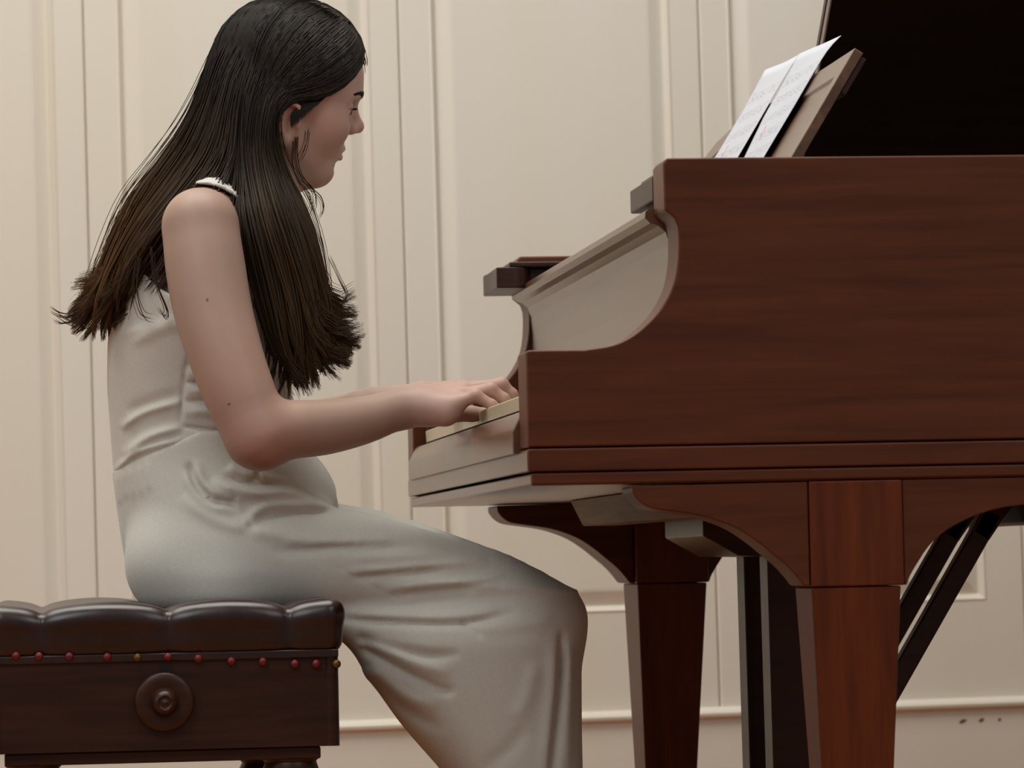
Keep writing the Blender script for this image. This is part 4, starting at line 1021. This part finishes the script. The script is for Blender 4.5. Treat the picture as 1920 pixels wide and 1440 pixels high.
# solid mass under the locks
Hf = Field()
Hf.ell(HE_C, HE_R - .001, .01, 'u', HF)
def core(s, i0, i1, r0, r1, dy, k=.02, step=3):
    g_ = guide(np.array([s]))[0]; ids = list(range(int(i0 * K), int(i1 * K), step)); n = len(ids)
    Hf.chain([g_[i] + np.array([0, dy, 0]) for i in ids], [r0 + (r1 - r0) * a / n for a in range(n)], k, sub=1)
for s_, r0, r1 in ((.08, .010, .012), (.17, .012, .018), (.27, .014, .020), (.37, .014, .020), (.46, .012, .014)): core(s_, .46, .90, r0, r1, .034)
for s_, r0, r1 in ((.57, .010, .008), (.66, .012, .012), (.76, .014, .014), (.85, .012, .011)): core(s_, .50, .88, r0, r1, .040)
core(.62, .50, .86, .012, .010, .09); core(.75, .50, .88, .013, .012, .095)
for c_, rr_ in (((-.025, 0, -.02), (.058, .062, .06)), ((-.03, 0, -.075), (.040, .050, .050))): Hf.ell(Hd(*c_), np.array(rr_) * HS, .03, 'u', HF)
# keep the face and the ear clear
Hf.ell(Hd(.085, 0, -.035), (.075, .12, .085), .006, 's', HF)
Hf.ell(Hd(.105, 0, .045), (.040, .12, .050), .006, 's', HF)
Hf.ell(Hd(-.003, -.088, EZ), (.020, .024, .030), .004, 's', HF)
a_ = np.minimum(GP.reshape(-1, 3).min(0), Hd(0, 0, 0) - .14) - .03; b_ = np.maximum(GP.reshape(-1, 3).max(0), Hd(0, 0, 0) + .15) + .03; b_[1] = max(b_[1], YC + .13)
V, Q = Hf.mesh(a_, b_, .0045, newton=1)
c_ = np.tile(np.array(lin(24, 18, 13)[:3]), (len(V), 1))
strand_obj('hair_mass', V, Q, c_, M['hair'], hair)
# brows and lashes
def short_hairs(name, gen, n, rad, colr):
    ps = np.array([resample(gen(i / n, r), 6) for i in range(n)]); rd = np.tile(rad * np.array([1, 1, .9, .7, .5, .2]), (n, 1))
    V, Q, C = tubes(ps, rd, np.tile(np.array(lin(*colr)[:3]), (n, 6, 1))); return strand_obj(name, V, Q, C, M['hair'], pers)
def proj(p, lift):
    """drop a point of the head frame onto the skin"""
    q = np.array([Hd(*p)]); d_ = HR @ np.array([1, 0, 0])
    for _ in range(12): q = q - d_ * Bd.at(q)[:, None] * .8
    return q[0] + d_ * lift
for s_ in (-1, 1):
    def brow(u, r, s_=s_):
        y = .011 + .034 * u; z = .0325 + .006 * math.sin(u * 2.4) - .003 * u + r.normal(0, .0016 * (1.2 - u))
        a = proj((.09 - .02 * u, s_ * y, z), .0006); b = proj((.09 - .02 * u - .001, s_ * (y + .005), z + .0012), .0010); m_ = proj((.09 - .02 * u, s_ * (y + .0025), z + .0010), .0011)
        return [a, m_, b]
    short_hairs('eyebrow', brow, 150, .00055, (36, 27, 22))
    def lash(u, r, s_=s_):
        a = (u - .5) * 1.9; c = np.array([.0715, s_ * .0315, .0118]); y = .0128 * math.sin(a); x = .0128 * math.cos(a)
        p0 = Hd(c[0] + x + .001, c[1] + s_ * y, c[2] + .0022); p1 = Hd(c[0] + x * 1.25 + .001, c[1] + s_ * y * 1.25, c[2] + .0026); p2 = Hd(c[0] + x * 1.45, c[1] + s_ * y * 1.5, c[2] + .0050)
        return [p0, p1, p2]
    short_hairs('eyelashes', lash, 46, .00035, (22, 17, 15))
# ---- jumpsuit: bodice and wide trousers
def folds(lst, Y, ymax):
    """pleats drawn as lines: (points in the picture, height in mm, width in mm); a short shallow valley runs below each ridge"""
    segs = []
    for pts, amp, wd in lst:
        q = [P(x, y, Y) for x, y in pts]; q = curve_pts([(p.x, p.z) for p in q], 4) if len(q) > 2 else [np.array((p.x, p.z)) for p in q]
        n = len(q) - 1
        segs.append((np.array(q), amp * .001, wd * .001))
    def fn(x, y, z):
        x, y, z = np.broadcast_arrays(x, y, z)
        out = np.zeros(x.shape, np.float32)
        near_ = np.clip((ymax - y) / .03, 0, 1)
        for q, amp, wd in segs:
            lo_, hi_ = q.min(0) - 3 * wd, q.max(0) + 3 * wd
            m = (x > lo_[0]) & (x < hi_[0]) & (z > lo_[1]) & (z < hi_[1]) & (y < ymax)
            if not m.any(): continue
            X, Z = x[m], z[m]; best = np.full(X.shape, 1e9); tb_ = np.zeros(X.shape); n = len(q) - 1
            for i in range(n):
                a, b = q[i], q[i + 1]; ba = b - a; h = np.clip(((X - a[0]) * ba[0] + (Z - a[1]) * ba[1]) / (ba @ ba + 1e-12), 0, 1)
                dx_, dz_ = X - a[0] - h * ba[0], Z - a[1] - h * ba[1]; d2 = dx_ ** 2 + dz_ ** 2
                u = d2 < best; best = np.where(u, d2, best); sg = np.sign(ba[0] * dz_ - ba[1] * dx_); tb_ = np.where(u, (i + h) / n, tb_)
            env = np.clip(np.minimum(tb_, 1 - tb_) * 5, 0, 1) ** .7
            out[m] -= (amp * np.exp(-best / wd ** 2) * env)
        return out * near_
    return fn
Cb = Field()
Cb.add(trunk(-.001), tlo, thi, .0)
nb2 = nb + np.array([-.012, 0, 0])
for S_, sg in ((SH, -1), (SL, 1)): Cb.cone(nb2, S_ + np.array([-.002, 0, .008]), .052, .0395, .03)
for dy in (-.05, .05): Cb.ell(N(515, 580, YC + dy), (.035, .045, .045), .05)      # bust
BF = [([(228, 800), (270, 772), (342, 752)], 4.5, 5), ([(232, 852), (280, 818), (342, 800)], 5, 6), ([(215, 880), (260, 846), (345, 822)], 3.5, 4),
      ([(238, 770), (290, 752), (345, 735)], -2.5, 8), ([(245, 640), (300, 618), (350, 606)], 2.5, 7), ([(225, 620), (280, 612), (345, 590)], 1.8, 6),
      ([(362, 640), (349, 690), (342, 750), (338, 800)], -2.2, 2.5),
      ([(350, 668), (390, 668), (440, 672)], 3, 5), ([(347, 700), (395, 704), (440, 706)], 3.5, 6), ([(346, 733), (400, 734), (450, 738)], 3.5, 6), ([(343, 772), (400, 772), (460, 780)], 4, 7),
      ([(347, 684), (395, 686), (440, 690)], -2.5, 2.5), ([(346, 716), (400, 718), (440, 722)], -3.5, 2.2), ([(343, 752), (400, 752), (460, 756)], -2.5, 2.5), ([(340, 798), (400, 806), (470, 808)], -4, 2.5)]
Cb.add(folds(BF, .58, YC), tlo, thi, 0, 'd')
# neckline and armholes
zw = P(400, 848, YC).z
for sg in (-1, 1):
    ac = N(372, 450, .57)
    def arm_cut(x, y, z, sg=sg, ac=ac):
        e = np.sqrt(((x - ac[0]) / .0735) ** 2 + ((z - ac[2]) / .0725) ** 2) - 1
        return np.maximum(e * .07, (YC + sg * .095 - y) * sg)
    Cb.add(arm_cut, (ac[0] - .075, YC - .3, ac[2] - .075), (ac[0] + .075, YC + .3, ac[2] + .075), .004, 's')
    def arm_cut2(x, y, z, sg=sg, ac=ac):      # everything outside of the strap
        return np.maximum((YC + sg * .125 - y) * sg, ac[2] + .02 - z) + 0 * x
    Cb.add(arm_cut2, (ac[0] - .2, YC - .3, ac[2]), (ac[0] + .2, YC + .3, ac[2] + .15), .004, 's')
nc = N(452, 330, YC)
Cb.ell(nc, (.075, .078, .085), .004, 's')
lo = np.array([_bk.min() - .03, YC - .24, P(400, 905, YC).z]); hi = np.array([_fr.max() + .05, YC + .24, P(400, 318, YC).z])
wa, wb = P(213, 878, .62), P(352, 818, .62)
def waist(x): return wa.z + (wb.z - wa.z) * np.clip((x - wa.x) / (wb.x - wa.x), 0, 1.15)
Cb.add(lambda x, y, z: (waist(x) - .006 - z) * .9 + 0 * y, lo, hi, .0, 'i')
V, Q = Cb.mesh(lo, hi, .003, newton=1)
bod = link('bodice', np_mesh('bodice', V, Q), M['cloth'], pers)
# trousers
Tr = Field()
def column(rows, yc, hw, pw=2.4):
    z_ = np.array([P(900, r[0], yc).z for r in rows])[::-1]; b_ = np.array([P(r[1], r[0], yc).x for r in rows])[::-1]; f_ = np.array([P(r[2], r[0], yc).x for r in rows])[::-1]; w_ = np.array([r[3] for r in rows])[::-1] * hw
    zz, bb_ = smooth_table(z_, b_); _, ff_ = smooth_table(z_, f_); _, ww_ = smooth_table(z_, w_)
    def fn(x, y, z):
        zc_ = np.clip(z, zz[0], zz[-1]); b, f, w = np.interp(zc_, zz, bb_), np.interp(zc_, zz, ff_), np.interp(zc_, zz, ww_)
        c, a = (b + f) / 2, (f - b) / 2
        u = np.abs((x - c) / a) ** pw + np.abs((y - yc) / w) ** pw
        return np.maximum((u ** (1 / pw) - 1) * np.minimum(a, w) * .9, np.maximum(z - zz[-1], zz[0] - z))
    return fn, (bb_.min(), yc - hw * 1.3, zz[0]), (ff_.max(), yc + hw * 1.3, zz[-1])
zt0 = waist(9) + .01
def hips(x, y, z): return -smin(-trunk(-.0028)(x, y, z), (waist(x) - z) * .9 + 0 * y, .006)
Tr.add(hips, tlo, (thi[0], thi[1], zt0), .0)
def thigh(yc, dxp):
    a = [N(330 + dxp, 1060, yc), N(470 + dxp, 1058, yc), N(620 + dxp, 1058, yc), N(760 + dxp, 1083, yc), N(900 + dxp, 1112, yc), N(972 + dxp, 1140, yc), N(1000 + dxp, 1164, yc)]
    Tr.chain(a, [.060, .068, .070, .064, .057, .052, .047], .03)
    return a
thigh(.625, 0); 
ROWS = [(1118, 800, 1058, .40), (1138, 690, 1078, .62), (1155, 645, 1085, .76), (1175, 640, 1087, .86), (1205, 655, 1089, .95), (1290, 703, 1089, 1.0), (1370, 765, 1089, 1.05), (1440, 826, 1090, 1.1), (1560, 905, 1092, 1.15), (1700, 960, 1094, 1.2), (1830, 985, 1096, 1.25)]
fn, a_, b_ = column(ROWS, .61, .085); Tr.add(fn, a_, b_, .045)
TL_ = Field()
thl = [N(330, 1060, .80), N(620, 1040, .805), N(870, 1095, .82), N(985, 1130, .825)]
Tr.chain(thl, [.06, .066, .055, .046], .025)
ROWL = [(r[0], r[1] + 20, r[2] - 38, r[3]) for r in ROWS]
fn2, a2_, b2_ = column(ROWL, .835, .08); Tr.add(fn2, a2_, b2_, .02)
# belly fullness of the blouse front and lap
Tr.cone(N(490, 900, YC), N(556, 932, YC), .058, .045, .05)
Tr.cone(N(566, 890, YC + .02), N(598, 944, YC + .02), .018, .015, .03)
TF = [([(232, 880), (234, 905), (240, 935)], 1.2, 4), ([(246, 874), (248, 900), (253, 935)], 1.2, 4), ([(262, 868), (263, 895), (268, 930)], 1.2, 4), ([(278, 862), (279, 890), (283, 922)], 1.2, 4), ([(220, 885), (222, 915), (228, 945)], 1.2, 4),
      ([(357, 866), (362, 892), (374, 915), (392, 934), (418, 946)], -6, 5), ([(366, 862), (374, 892), (390, 915), (412, 932), (440, 940)], 4, 6), ([(350, 880), (356, 905), (372, 930), (400, 950), (440, 960)], 3, 6),
      ([(396, 902), (430, 914), (480, 926), (540, 922), (590, 932), (626, 943)], 7, 8), ([(420, 893), (460, 903), (520, 905), (560, 908)], -4, 6), ([(430, 872), (445, 885), (475, 896)], 4, 6), ([(480, 872), (488, 886), (505, 896), (560, 905), (580, 915)], 4.5, 6), ([(484, 880), (484, 900)], -5, 4),
      ([(400, 935), (430, 942), (452, 950), (468, 980)], -6, 5), ([(440, 935), (455, 955), (466, 985)], 4, 5), ([(466, 985), (485, 955), (530, 945), (600, 946), (640, 950)], 4.5, 7), ([(464, 985), (500, 972), (560, 966), (640, 962)], -3.5, 7),
      ([(466, 990), (430, 985), (380, 962), (340, 930)], 2.5, 8),
      ([(466, 988), (500, 1000), (560, 1004), (640, 1000)], 3.0, 9), ([(530, 1016), (600, 1012), (680, 1018)], 2.5, 6), ([(510, 1032), (564, 1034), (640, 1028), (720, 1026), (800, 1024)], -3.0, 6), ([(560, 1022), (640, 1014), (740, 1012)], 2.5, 6),
      ([(640, 1073), (720, 1066), (820, 1058), (920, 1050)], 3.0, 5), ([(655, 1084), (740, 1078), (840, 1068)], -2.6, 5), ([(640, 1050), (740, 1044), (840, 1040)], 2, 7),
      ([(717, 1105), (800, 1096), (880, 1088), (950, 1080)], 3.0, 5), ([(730, 1116), (820, 1110), (900, 1100)], -2.4, 5),
      ([(610, 1052), (650, 1072), (700, 1100), (776, 1136)], -1.0, 1.4),
      ([(631, 1160), (720, 1166), (830, 1170), (900, 1163), (970, 1146)], -4.5, 5), ([(650, 1150), (740, 1154), (840, 1156), (930, 1146)], 3, 7), ([(860, 1168), (880, 1180), (900, 1196)], -2.5, 4),
      ([(668, 1192), (700, 1203), (740, 1216), (800, 1228), (860, 1226)], -4, 6), ([(676, 1212), (705, 1228), (760, 1262), (820, 1290), (850, 1296)], -5, 6), ([(685, 1203), (725, 1217), (780, 1245), (840, 1262)], 4, 8), ([(690, 1250), (715, 1272), (760, 1306), (820, 1326)], 3.5, 9),
      ([(700, 1270), (760, 1330), (830, 1370)], -3, 8), ([(870, 1180), (960, 1172), (1040, 1160)], 2, 9),
      ([(1052, 1180), (1051, 1240), (1044, 1320), (1036, 1380), (1028, 1450), (1020, 1560)], -8, 5), ([(1066, 1200), (1066, 1280), (1060, 1380), (1056, 1450)], 3, 8), ([(1036, 1200), (1034, 1280), (1024, 1360), (1012, 1450)], 3, 9),
      ([(960, 1350), (985, 1300), (1000, 1240)], 2.0, 10), ([(900, 1440), (950, 1400), (980, 1360)], -2, 10)]
tl2 = np.minimum(np.array(tlo), a_); th2 = np.maximum(np.array(thi), b_)
Tr.add(folds(TF, .56, YC - .01), tl2, th2, 0, 'd')
lo = np.minimum(np.array(tlo), np.array(a_)) - .02; hi = np.maximum(np.array(thi), np.array(b_)) + .02
lo[1] = .48; hi[1] = .96; hi[2] = zt0 + .02; lo[2] = a_[2] - .02
# sits on the cushion
zs_ = P(400, 1152, .5).z
V, Q = Tr.mesh(lo, hi, .0036, newton=1)
trs = link('trousers', np_mesh('trousers', V, Q), M['cloth'], pers)
# shoes under the hems
for yc in (.61, .835):
    S_ = Field(); x0 = P(1000, 1830, yc).x
    S_.chain([(x0 - .02, yc, .045), (x0 + .05, yc, .035), (x0 + .13, yc, .024)], [.036, .034, .022], .02)
    S_.add(lambda x, y, z: (.0 - z) + 0 * x + 0 * y + .002, (x0 - .1, yc - .1, -.05), (x0 + .2, yc + .1, .1), .0, 'i')
    V, Q = S_.mesh((x0 - .09, yc - .07, -.02), (x0 + .19, yc + .07, .11), .004, newton=1)
    link('shoe', np_mesh('shoe', V, Q), M['ebony'], pers)
